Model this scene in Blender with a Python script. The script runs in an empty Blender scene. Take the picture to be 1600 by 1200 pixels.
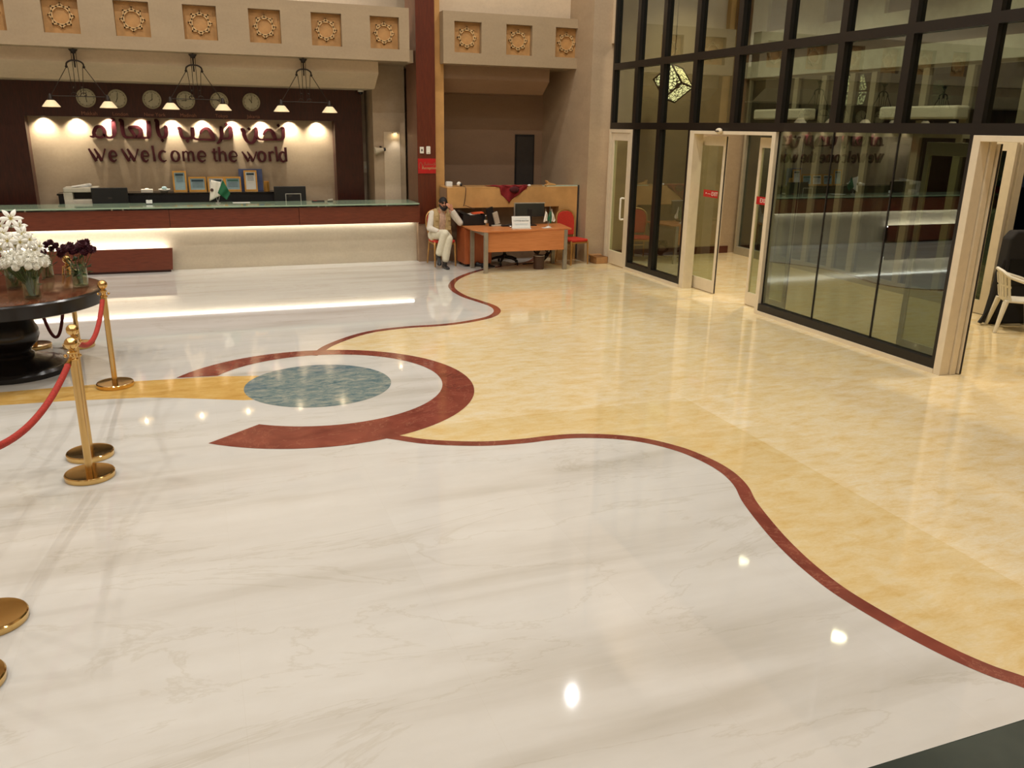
import bpy, bmesh, math, random
from mathutils import Vector, Matrix, Euler
from mathutils.geometry import tessellate_polygon
random.seed(7)
SC = bpy.context.scene
COL = SC.collection
R = math.radians
PI = math.pi
# ------------------------------------------------------------------ camera
cam_d = bpy.data.cameras.new('camera')
cam = bpy.data.objects.new('camera', cam_d)
COL.objects.link(cam)
SC.camera = cam
YAW, PITCH, ROLL, EYE = .361354, .300595, .0168, 2.5
fw = Vector((math.sin(YAW)*math.cos(PITCH), math.cos(YAW)*math.cos(PITCH), -math.sin(PITCH)))
rt0 = Vector((math.cos(YAW), -math.sin(YAW), 0))
up0 = rt0.cross(fw)
rt = rt0*math.cos(ROLL) + up0*math.sin(ROLL)
up = up0*math.cos(ROLL) - rt0*math.sin(ROLL)
m = Matrix((rt, up, -fw)).transposed().to_4x4()
m.translation = (0, 0, EYE)
cam.matrix_world = m
cam_d.sensor_width = 36.0
cam_d.lens = 1293.1/1600*36
cam_d.clip_start = .05
# ------------------------------------------------------------------ view, world
SC.view_settings.view_transform = 'Standard'
SC.view_settings.look = 'None'
SC.view_settings.gamma = 1
SC.view_settings.use_curve_mapping = False
SC.view_settings.exposure = 0.0
SC.cycles.transparent_max_bounces = 32
SC.cycles.max_bounces = 8
SC.cycles.glossy_bounces = 4
SC.cycles.caustics_reflective = False
SC.cycles.caustics_refractive = False
SC.cycles.sample_clamp_indirect = 4
wd = bpy.data.worlds.new('night')
SC.world = wd
wd.use_nodes = True
wd.node_tree.nodes['Background'].inputs[0].default_value = (.10, .12, .16, 1)
wd.node_tree.nodes['Background'].inputs[1].default_value = .06
# ------------------------------------------------------------------ lights of the room
WARM = (1.0, .86, .68)
WARMER = (1.0, .72, .42)
COOL = (1.0, .975, .95)
def lamp(name, kind, loc, power, color=WARM, rot=(0, 0, 0), **kw):
    d = bpy.data.lights.new(name, kind)
    d.energy = power
    d.color = color
    for k, v in kw.items():
        setattr(d, k, v)
    o = bpy.data.objects.new(name, d)
    COL.objects.link(o)
    o.location = loc
    o.rotation_euler = rot
    return o
CEIL = 8.6
P_ATRIUM = 66
ATRIUM = [(x, y) for y in (-3.5, .5, 4.5, 8.3) for x in (-5.5, -1.9, 1.7, 5.2)] + [(-6.2, 12.6), (-1.05, 12.65), (3.47, 11.0), (6.3, 12.9)]
for i, (x, y) in enumerate(ATRIUM):
    lamp('downlight_lamp', 'AREA', (x, y, CEIL-.03), P_ATRIUM*(.74 if y < 3 else 1.0 if y < 6 else 1.15 if y < 10 else 1.75), COOL if i % 3 else (1, .955, .91), shape='DISK', size=.06, spread=R(160))
HEAD_X = [-2.42+.531*i for i in range(10)]          # the row over the welcome sign
HEAD_Y, HEAD_Z = 17.31, 2.545
for x in HEAD_X:
    lamp('spot_lamp', 'SPOT', (x, HEAD_Y, HEAD_Z), 62, (1, .90, .74), rot=(R(20), 0, 0), spot_size=R(122), spot_blend=.85, shadow_soft_size=.025)
# vestibule ceiling lamps, gallery lamp above the mezzanine front
for y in (6.2, 9.0, 11.6, 14.0):
    lamp('vestibule_lamp', 'AREA', (9.1, y, 5.3), 66, WARM, shape='DISK', size=.3, spread=R(128))
lamp('gallery_lamp', 'AREA', (-1.0, 16.0, 3.9), 70, COOL, rot=(R(180-35), 0, 0), shape='RECTANGLE', size=9, size_y=.12)
lamp('hall_lamp', 'AREA', (5.6, 16.2, 3.5), 2.0, WARM, shape='DISK', size=.25)
lamp('niche_lamp', 'SPOT', (3.74, 16.47, 2.32), 3.5, COOL, spot_size=R(95), spot_blend=.6, shadow_soft_size=.02)
# ------------------------------------------------------------------ materials
def lin(c):
    return tuple(((v/255)/12.92 if v/255 <= .04045 else ((v/255+.055)/1.055)**2.4) for v in c)
def nodes_of(name):
    mt = bpy.data.materials.new(name)
    mt.use_nodes = True
    nt = mt.node_tree
    return mt, nt, nt.nodes['Principled BSDF']
def N(nt, t, **kw):
    n = nt.nodes.new(t)
    for k, v in kw.items():
        setattr(n, k, v)
    return n
def ramp(nt, fac, stops):
    r = N(nt, 'ShaderNodeValToRGB')
    el = r.color_ramp.elements
    while len(el) < len(stops):
        el.new(.5)
    for e, (p, c) in zip(el, stops):
        e.position = p
        e.color = (*c, 1)
    nt.links.new(fac, r.inputs[0])
    return r.outputs[0]
def mapped(nt, scale=(1, 1, 1), rot=(0, 0, 0)):
    tc = N(nt, 'ShaderNodeTexCoord')
    mp = N(nt, 'ShaderNodeMapping')
    mp.inputs['Scale'].default_value = scale
    mp.inputs['Rotation'].default_value = rot
    nt.links.new(tc.outputs['Object'], mp.inputs[0])
    return mp.outputs[0]
def noise(nt, vec, scale, detail=4, rough=.55, dist=0):
    n = N(nt, 'ShaderNodeTexNoise')
    n.inputs['Scale'].default_value = scale
    n.inputs['Detail'].default_value = detail
    n.inputs['Roughness'].default_value = rough
    n.inputs['Distortion'].default_value = dist
    nt.links.new(vec, n.inputs['Vector'])
    return n.outputs['Fac']
def mixc(nt, fac, a, b, mode='MIX'):
    n = N(nt, 'ShaderNodeMix', data_type='RGBA', blend_type=mode)
    for s, v in ((n.inputs[0], fac), (n.inputs[6], a), (n.inputs[7], b)):
        if isinstance(v, (int, float)):
            s.default_value = v
        elif isinstance(v, tuple):
            s.default_value = (*v, 1)
        else:
            nt.links.new(v, s)
    return n.outputs[2]
def M(name, rgb, rough=.5, metal=0, var=.12, scale=9, stretch=(1, 1, 1), bump=0, spec=.5, emit=None, power=0, coat=0):
    mt, nt, b = nodes_of(name)
    c = lin(rgb)
    v = mapped(nt, stretch)
    f = noise(nt, v, scale)
    nt.links.new(ramp(nt, f, [(.3, tuple(x*(1-var) for x in c)), (.7, tuple(min(1, x*(1+var)) for x in c))]), b.inputs['Base Color'])
    b.inputs['Roughness'].default_value = rough
    b.inputs['Metallic'].default_value = metal
    b.inputs['Specular IOR Level'].default_value = spec
    b.inputs['Coat Weight'].default_value = coat
    if bump:
        bp = N(nt, 'ShaderNodeBump')
        bp.inputs['Strength'].default_value = bump
        bp.inputs['Distance'].default_value = .01
        nt.links.new(f, bp.inputs['Height'])
        nt.links.new(bp.outputs[0], b.inputs['Normal'])
    if emit:
        b.inputs['Emission Color'].default_value = (*lin(emit), 1)
        b.inputs['Emission Strength'].default_value = power
    return mt
def glass(name, tint, ior=1.5, rough=0.0, gain=1.0):
    mt, nt, b = nodes_of(name)
    nt.nodes.remove(b)
    tr = N(nt, 'ShaderNodeBsdfTransparent')
    tr.inputs[0].default_value = (*tint, 1)
    gl = N(nt, 'ShaderNodeBsdfGlossy')
    gl.inputs['Roughness'].default_value = rough
    gl.inputs['Color'].default_value = (.86, .97, .93, 1)
    fr = N(nt, 'ShaderNodeFresnel')
    fr.inputs[0].default_value = ior
    mu = N(nt, 'ShaderNodeMath', operation='MULTIPLY')
    mu.inputs[1].default_value = gain
    mu.use_clamp = True
    nt.links.new(fr.outputs[0], mu.inputs[0])
    mx = N(nt, 'ShaderNodeMixShader')
    ge = N(nt, 'ShaderNodeNewGeometry')
    sb = N(nt, 'ShaderNodeMath', operation='SUBTRACT'); sb.inputs[0].default_value = 1
    nt.links.new(ge.outputs['Backfacing'], sb.inputs[1])
    m2 = N(nt, 'ShaderNodeMath', operation='MULTIPLY')
    nt.links.new(mu.outputs[0], m2.inputs[0]); nt.links.new(sb.outputs[0], m2.inputs[1])
    nt.links.new(m2.outputs[0], mx.inputs[0])
    nt.links.new(tr.outputs[0], mx.inputs[1])
    nt.links.new(gl.outputs[0], mx.inputs[2])
    nt.links.new(mx.outputs[0], nt.nodes['Material Output'].inputs[0])
    return mt
def cream_marble():
    mt, nt, b = nodes_of('cream_marble')
    v = mapped(nt, (.16, 1.25, 1), (0, 0, R(-7)))
    f = noise(nt, v, 2.0, 5, .5, .25)
    base = ramp(nt, f, [(.28, lin((188, 183, 171))), (.46, lin((206, 203, 194))), (.70, lin((213, 211, 203)))])
    f3 = noise(nt, mapped(nt, (.8, 1.6, 1)), 5, 6, .65, .2)
    base = mixc(nt, 1.0, base, ramp(nt, f3, [(.3, (.965, .96, .95)), (.65, (1, 1, 1))]), 'MULTIPLY')
    v2 = mapped(nt, (.35, 1.2, 1), (0, 0, R(-12)))
    f2 = noise(nt, v2, 1.0, 8, .62, .9)
    a = N(nt, 'ShaderNodeMath', operation='SUBTRACT'); a.inputs[1].default_value = .5; nt.links.new(f2, a.inputs[0])
    ab = N(nt, 'ShaderNodeMath', operation='ABSOLUTE'); nt.links.new(a.outputs[0], ab.inputs[0])
    vein = ramp(nt, ab.outputs[0], [(0, (.915, .90, .87)), (.012, (1, 1, 1))])
    br = N(nt, 'ShaderNodeTexBrick')
    br.offset = 0
    for k, val in (('Scale', 1), ('Mortar Size', .0008), ('Brick Width', 1.02), ('Row Height', 1.02)):
        br.inputs[k].default_value = val
    br.inputs['Color1'].default_value = (1, 1, 1, 1); br.inputs['Color2'].default_value = (.97, .965, .958, 1); br.inputs['Mortar'].default_value = (.93, .91, .88, 1)
    nt.links.new(mapped(nt), br.inputs['Vector'])
    c = mixc(nt, 1.0, mixc(nt, 1.0, base, vein, 'MULTIPLY'), br.outputs[0], 'MULTIPLY')
    nt.links.new(c, b.inputs['Base Color'])
    b.inputs['Roughness'].default_value = .04
    b.inputs['Specular IOR Level'].default_value = .5
    return mt
def yellow_marble():
    mt, nt, b = nodes_of('yellow_marble')
    f = noise(nt, mapped(nt, (1.0, 2.2, 1), (0, 0, R(-5))), 3.6, 9, .74, .3)
    base = ramp(nt, f, [(.32, lin((218, 190, 132))), (.46, lin((226, 206, 162))), (.56, lin((229, 214, 178))), (.70, lin((231, 221, 198)))])
    f2 = noise(nt, mapped(nt, (2.4, 7.0, 1), (0, 0, R(-6))), 12, 5, .7, .3)
    base = mixc(nt, 1.0, base, ramp(nt, f2, [(.34, (.95, .925, .86)), (.62, (1, 1, 1))]), 'MULTIPLY')
    br = N(nt, 'ShaderNodeTexBrick')
    br.offset = .5
    for k, val in (('Scale', 1), ('Mortar Size', .0008), ('Brick Width', .95), ('Row Height', 1.18), ('Bias', .1)):
        br.inputs[k].default_value = val
    br.inputs['Color1'].default_value = (1.0, 1.0, 1.0, 1); br.inputs['Color2'].default_value = (.95, .925, .86, 1); br.inputs['Mortar'].default_value = (.9, .87, .78, 1)
    nt.links.new(mapped(nt, rot=(0, 0, R(90))), br.inputs['Vector'])
    c = mixc(nt, 1.0, base, br.outputs[0], 'MULTIPLY')
    # the run of slabs along the curved ribbon is a deeper yellow stone
    tc = mapped(nt)
    sx = N(nt, 'ShaderNodeSeparateXYZ'); nt.links.new(tc, sx.inputs[0])
    lt = N(nt, 'ShaderNodeMath', operation='LESS_THAN'); lt.inputs[1].default_value = 4.3; nt.links.new(sx.outputs[0], lt.inputs[0])
    ly = N(nt, 'ShaderNodeMath', operation='LESS_THAN'); ly.inputs[1].default_value = 6.6; nt.links.new(sx.outputs[1], ly.inputs[0])
    an = N(nt, 'ShaderNodeMath', operation='MULTIPLY'); nt.links.new(lt.outputs[0], an.inputs[0]); nt.links.new(ly.outputs[0], an.inputs[1])
    c = mixc(nt, an.outputs[0], c, mixc(nt, 1.0, c, (.93, .88, .74), 'MULTIPLY'))
    nt.links.new(c, b.inputs['Base Color'])
    b.inputs['Roughness'].default_value = .08
    return mt
def ochre_marble():
    mt, nt, b = nodes_of('ochre_marble')
    f = noise(nt, mapped(nt, (.9, 2.2, 1), (0, 0, R(-8))), 4, 8, .7, .35)
    nt.links.new(ramp(nt, f, [(.32, lin((190, 146, 74))), (.52, lin((208, 168, 94))), (.70, lin((216, 184, 120)))]), b.inputs['Base Color'])
    b.inputs['Roughness'].default_value = .08
    return mt
def red_marble():
    mt, nt, b = nodes_of('red_marble')
    f = noise(nt, mapped(nt), 3.2, 6, .6, .4)
    base = ramp(nt, f, [(.3, lin((110, 54, 44))), (.7, lin((142, 76, 60)))])
    f2 = noise(nt, mapped(nt), 2.2, 9, .66, 1.2)
    a = N(nt, 'ShaderNodeMath', operation='SUBTRACT'); a.inputs[1].default_value = .5; nt.links.new(f2, a.inputs[0])
    ab = N(nt, 'ShaderNodeMath', operation='ABSOLUTE'); nt.links.new(a.outputs[0], ab.inputs[0])
    vein = ramp(nt, ab.outputs[0], [(0, lin((176, 122, 98))), (.01, lin((150, 84, 60)))])
    msk = ramp(nt, ab.outputs[0], [(0, (.5, .5, .5)), (.012, (0, 0, 0))])
    nt.links.new(mixc(nt, msk, base, vein), b.inputs['Base Color'])
    b.inputs['Roughness'].default_value = .09
    return mt
def blue_stone():
    mt, nt, b = nodes_of('blue_stone')
    f = noise(nt, mapped(nt, (1.0, 1.8, 1), (0, 0, R(-12))), 7, 10, .78, .5)
    base = ramp(nt, f, [(.30, lin((60, 84, 96))), (.44, lin((104, 124, 124))), (.55, lin((140, 148, 138))), (.66, lin((172, 170, 154))), (.74, lin((112, 128, 128)))])
    g = noise(nt, mapped(nt, (.35, .9, 1), (0, 0, R(-8))), 1.1, 3, .5, .3)
    c = mixc(nt, ramp(nt, g, [(.42, (0, 0, 0)), (.62, (.55, .55, .55))]), base, lin((52, 86, 116)))
    nt.links.new(c, b.inputs['Base Color'])
    b.inputs['Roughness'].default_value = .09
    return mt
def wood(name, dark, light, scale=6, rough=.28, axis=(1, 1, 14)):
    mt, nt, b = nodes_of(name)
    f = noise(nt, mapped(nt, axis), scale, 5, .6, .25)
    nt.links.new(ramp(nt, f, [(.3, lin(dark)), (.7, lin(light))]), b.inputs['Base Color'])
    b.inputs['Roughness'].default_value = rough
    return mt
def stone_wall(name, rgb, block=True, var=.07):
    mt, nt, b = nodes_of(name)
    c = lin(rgb)
    f = noise(nt, mapped(nt, (.6, .6, 1.6)), 2.4, 6, .6, .2)
    base = ramp(nt, f, [(.3, tuple(x*(1-var) for x in c)), (.7, tuple(min(1, x*(1+var)) for x in c))])
    f2 = noise(nt, mapped(nt), 26, 4, .6)
    base = mixc(nt, 1, base, ramp(nt, f2, [(.35, (.95, .94, .93)), (.6, (1, 1, 1))]), 'MULTIPLY')
    nt.links.new(base, b.inputs['Base Color'])
    b.inputs['Roughness'].default_value = .55
    return mt
def lit_shade():
    mt, nt, b = nodes_of('shade_glass')
    b.inputs['Base Color'].default_value = (*lin((235, 215, 170)), 1)
    b.inputs['Roughness'].default_value = .35
    b.inputs['Emission Color'].default_value = (1, .80, .48, 1)
    b.inputs['Emission Strength'].default_value = .36
    return mt
def lattice():
    mt, nt, b = nodes_of('lantern_lattice')
    vo = N(nt, 'ShaderNodeTexVoronoi', feature='DISTANCE_TO_EDGE')
    vo.inputs['Scale'].default_value = 14
    nt.links.new(mapped(nt), vo.inputs['Vector'])
    msk = ramp(nt, vo.outputs['Distance'], [(.08, (0, 0, 0)), (.11, (1, 1, 1))])
    nt.links.new(mixc(nt, msk, lin((70, 58, 30)), lin((230, 210, 140))), b.inputs['Base Color'])
    b.inputs['Emission Color'].default_value = (1, .86, .48, 1)
    s = N(nt, 'ShaderNodeMath', operation='MULTIPLY'); s.inputs[1].default_value = 4.2
    nt.links.new(msk, s.inputs[0]); nt.links.new(s.outputs[0], b.inputs['Emission Strength'])
    return mt
MT = dict(
    cream=cream_marble(), yellow=yellow_marble(), ochre=ochre_marble(), red=red_marble(), blue=blue_stone(),
    wall=stone_wall('beige_stone', (178, 156, 127)), wall_lit=stone_wall('lit_wall_stone', (206, 186, 156)), recess=stone_wall('recess_wall', (176, 156, 128)),  # wall_lit: paler copy of the wall stone, brightness of lit faces in its colour
    fascia=stone_wall('fascia_plaster', (163, 143, 113)), hall=stone_wall('hall_wall', (150, 122, 96)), base_stone=stone_wall('counter_stone', (202, 190, 166)),
    plaster=M('white_plaster', (214, 200, 176), .7), tile=M('ochre_tile', (176, 132, 78), .6, var=.16, scale=7), tile_rib=M('carved_rib', (196, 160, 108), .6),
    mahogany=wood('mahogany', (46, 17, 10), (70, 28, 16), axis=(9, 9, 1)), mahogany_h=wood('mahogany_long', (92, 42, 26), (116, 56, 35), axis=(1, 9, 9)),
    column_wood=wood('column_veneer', (80, 32, 16), (100, 42, 20), axis=(9, 9, 1), rough=.35), column_side=M('column_side', (120, 84, 62), .5),
    table_wood=wood('table_veneer', (74, 40, 26), (112, 66, 44), 5, .16, (8, 1, 1)), table_dark=M('ebonised_wood', (24, 20, 18), .22, var=.2),
    desk=wood('cherry_laminate', (192, 118, 66), (208, 134, 80), 4, .35, (1, 8, 8)), desk_dark=wood('cherry_pedestal', (166, 86, 46), (184, 100, 56), 4, .4, (8, 8, 1)),
    onyx=M('honey_marble', (196, 150, 92), .25, var=.16, scale=3), onyx_dark=M('counter_panel', (150, 124, 98), .4),
    grey_metal=M('grey_metal', (150, 142, 126), .35, .3), black=M('black_plastic', (22, 21, 22), .4), black_soft=M('black_fabric', (26, 23, 22), .85), charcoal=M('charcoal', (52, 46, 40), .6),
    screen=M('screen_back', (44, 46, 42), .3), silver=M('silver_trim', (190, 190, 184), .3, .7),
    brass=M('polished_brass', (222, 186, 122), .13, 1, var=.05), brass_soft=M('brass_pole', (216, 182, 122), .24, 1, var=.05), bronze=M('dark_bronze', (44, 34, 25), .45, .5),
    gold_frame=M('gold_frame', (202, 152, 74), .3, .6), gold_leg=M('gold_paint', (196, 150, 88), .32, .7),
    rope_red=M('red_velvet', (160, 34, 14), .75, var=.25, scale=60, bump=.4), rope_dark=M('maroon_velvet', (84, 22, 22), .8, var=.25, scale=60, bump=.4),
    chair_red=M('red_upholstery', (188, 46, 26), .8, var=.12, scale=40), sign_red=M('sign_red', (176, 26, 26), .35), letter=M('burgundy_letter', (56, 11, 15), .7, spec=.15), letter_dark=M('maroon_letter', (62, 14, 16), .6, spec=.25),
    white=M('white_plastic', (226, 220, 204), .4, var=.04), frame_outer=M('outer_aluminium', (158, 150, 130), .45, var=.04), frame_white=M('cream_aluminium', (214, 200, 172), .38, var=.04), paper=M('paper', (226, 226, 218), .7, var=.03),
    ink=M('ink', (40, 66, 74), .6), ink_blue=M('pale_blue_print', (150, 178, 184), .6), green_print=M('green_print', (64, 112, 96), .6),
    mullion=M('dark_mullion', (23, 18, 14), .35), silicone=M('black_joint', (14, 13, 12), .5),
    pane=glass('tinted_pane', (.515, .55, .485), 1.50, gain=3.4), clear=glass('clear_glass', (.90, .93, .89), 1.5, gain=2.2), door_glass=glass('door_glass', (.72, .76, .66), 1.5),
    counter_glass=M('green_glass_slab', (150, 172, 146), .08, var=.06), glass_edge=M('glass_edge', (186, 204, 178), .2),
    skin=M('skin', (186, 128, 96), .55, var=.06), hair=M('black_hair', (22, 17, 15), .7, var=.3, scale=60, bump=.4), shirt=M('white_shirt', (214, 206, 190), .8, var=.06, scale=20, bump=.2),
    stripe=M('striped_shirt', (190, 156, 132), .8, var=.4, scale=5, stretch=(22, 22, .6)), vest=M('khaki_vest', (176, 150, 104), .85, var=.1, scale=24, bump=.25), trousers=M('cream_trousers', (216, 210, 186), .85, var=.06, scale=20, bump=.2),
    shoe=M('black_shoe', (26, 24, 24), .45), petal_white=M('white_petal', (236, 234, 222), .6, var=.05), petal_lily=M('lily_petal', (238, 238, 226), .5, var=.05), lily_eye=M('lily_centre', (206, 190, 110), .6),
    petal_dark=M('plum_petal', (70, 18, 34), .65, var=.3), leaf=M('leaf', (52, 72, 34), .5, var=.25), stem=M('stem', (84, 104, 52), .5, var=.2),
    shade=lit_shade(), lattice=lattice(), bulb=M('lit_lens', (255, 240, 210), .4, emit=(255, 230, 186), power=38), led=M('led_strip', (255, 250, 240), .4, emit=(255, 248, 236), power=15),
    ledge=M('dark_granite', (58, 66, 60), .10, var=.25, scale=5), ledge_edge=M('ledge_trim', (190, 160, 112), .4),
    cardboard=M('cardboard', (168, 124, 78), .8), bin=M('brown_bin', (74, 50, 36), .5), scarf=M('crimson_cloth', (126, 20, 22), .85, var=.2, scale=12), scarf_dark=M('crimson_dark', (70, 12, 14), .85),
    orange=M('orange_paper', (214, 84, 40), .7), printer_grey=M('printer_grey', (186, 178, 158), .5), flag_green=M('green_flag', (20, 92, 56), .75), dark_base=M('baseboard_red', (84, 40, 28), .4),
    facade=M('pale_facade', (196, 196, 182), .7), facade_brown=M('window_brown', (70, 48, 36), .5), night=M('night_ground', (40, 36, 30), .8), clock_face=M('clock_face', (186, 178, 150), .5), clock_rim=M('clock_rim', (168, 160, 130), .3, .4),
    blue_board=M('blue_board', (84, 98, 140), .6), gold_text=M('gold_text', (150, 96, 70), .5), drain=M('grey_plate', (160, 152, 136), .5), sunglass=M('dark_lens', (18, 14, 14), .15),
)
ARABIC = {'baalalam': [([(-1.311, 2.501), (-1.295, 2.501), (-1.294, 2.373), (-1.299, 2.283), (-1.321, 2.227), (-1.377, 2.204), (-1.429, 2.215), (-1.457, 2.254), (-1.455, 2.315), (-1.479, 2.376), (-1.529, 2.397), (-1.584, 2.38), (-1.619, 2.324), (-1.634, 2.268), (-1.608, 2.224), (-1.547, 2.202), (-1.492, 2.22), (-1.456, 2.259)], [0.055, 0.06, 0.065, 0.06, 0.035, 0.03, 0.035, 0.05, 0.05, 0.045, 0.04, 0.045, 0.05, 0.045, 0.03, 0.03, 0.035, 0.04]), ([(-1.622, 2.279), (-1.651, 2.218), (-1.707, 2.228)], [0.045, 0.035, 0.015]), ([(-1.199, 2.509), (-1.152, 2.493), (-1.152, 2.375), (-1.145, 2.274), (-1.119, 2.22), (-1.066, 2.21), (-0.915, 2.209), (-0.751, 2.211), (-0.718, 2.245), (-0.703, 2.382), (-0.703, 2.506)], [0.03, 0.055, 0.055, 0.05, 0.04, 0.03, 0.028, 0.035, 0.06, 0.065, 0.06]), ([(-0.936, 2.215), (-0.982, 2.288), (-1.022, 2.36), (-1.025, 2.383), (-0.959, 2.401), (-0.895, 2.394), (-0.851, 2.346), (-0.846, 2.289), (-0.89, 2.238), (-0.936, 2.215)], [0.03, 0.045, 0.05, 0.045, 0.04, 0.05, 0.06, 0.055, 0.04, 0.03]), ([(-0.599, 2.514), (-0.553, 2.503), (-0.555, 2.373), (-0.541, 2.27), (-0.508, 2.219), (-0.458, 2.22), (-0.423, 2.26), (-0.411, 2.352), (-0.414, 2.403), (-0.445, 2.408)], [0.03, 0.055, 0.055, 0.05, 0.035, 0.035, 0.055, 0.055, 0.05, 0.03])], 'narhab': [([(-0.214, 2.38), (-0.17, 2.378), (-0.161, 2.298), (-0.139, 2.229), (-0.085, 2.207), (0.017, 2.214), (0.047, 2.266), (0.05, 2.347), (0.049, 2.405)], [0.035, 0.055, 0.055, 0.045, 0.03, 0.035, 0.06, 0.06, 0.05]), ([(0.044, 2.266), (0.062, 2.214), (0.117, 2.192), (0.253, 2.187), (0.437, 2.183)], [0.05, 0.035, 0.028, 0.028, 0.035]), ([(0.185, 2.285), (0.197, 2.326), (0.235, 2.369), (0.288, 2.391), (0.338, 2.374), (0.373, 2.317), (0.402, 2.247), (0.436, 2.172)], [0.02, 0.035, 0.035, 0.035, 0.045, 0.06, 0.065, 0.02]), ([(0.539, 2.403), (0.564, 2.395), (0.565, 2.296), (0.549, 2.208), (0.509, 2.149), (0.46, 2.119)], [0.03, 0.055, 0.055, 0.05, 0.04, 0.02]), ([(0.554, 2.207), (0.624, 2.207), (0.694, 2.215), (0.728, 2.263), (0.732, 2.356), (0.725, 2.411), (0.684, 2.405)], [0.025, 0.028, 0.035, 0.06, 0.06, 0.055, 0.025])], 'nahnu': [([(0.914, 2.365), (0.963, 2.368), (0.975, 2.289), (0.998, 2.201), (1.041, 2.148), (1.093, 2.133), (1.143, 2.161), (1.182, 2.244), (1.199, 2.327), (1.2, 2.401), (1.169, 2.394)], [0.045, 0.055, 0.06, 0.05, 0.04, 0.035, 0.045, 0.055, 0.055, 0.045, 0.02]), ([(1.199, 2.28), (1.219, 2.233), (1.265, 2.201), (1.426, 2.199), (1.644, 2.202), (1.695, 2.238), (1.707, 2.322), (1.703, 2.414), (1.663, 2.405)], [0.045, 0.035, 0.028, 0.028, 0.03, 0.05, 0.055, 0.05, 0.025]), ([(1.33, 2.282), (1.352, 2.329), (1.391, 2.375), (1.433, 2.386), (1.48, 2.367), (1.518, 2.308), (1.548, 2.213)], [0.02, 0.035, 0.035, 0.038, 0.045, 0.06, 0.055])]}
ARABIC_DOTS = [(-0.492, 2.162), (-0.056, 2.157), (0.66, 2.468), (1.071, 2.391), (1.622, 2.462)]
RIBBON_LOWER = [[1.4, 6.411], [1.64, 6.224], [2.023, 6.06], [2.367, 6.008], [2.587, 6.007], [2.792, 5.991], [2.981, 5.937], [3.165, 5.851], [3.324, 5.734], [3.451, 5.581], [3.555, 5.387], [3.618, 5.145], [3.632, 4.948], [3.613, 4.785], [3.567, 4.621], [3.481, 4.424], [3.402, 4.177], [3.329, 3.907], [3.286, 3.696], [3.26, 3.515], [3.246, 3.294], [3.257, 3.112], [3.286, 2.912], [3.324, 2.727], [3.37, 2.561], [3.436, 2.402], [3.51, 2.286]]
RIBBON_UPPER = [[1.17, 9.387], [1.336, 9.653], [1.668, 9.997], [1.994, 10.199], [2.422, 10.283], [2.846, 10.276], [3.206, 10.346], [3.588, 10.517], [3.794, 10.733], [3.904, 10.994], [3.921, 11.282], [3.837, 11.645], [3.742, 12.042], [3.731, 12.565], [3.827, 13.033], [4.095, 13.575], [4.48, 14.047], [4.842, 14.367]]
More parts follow.
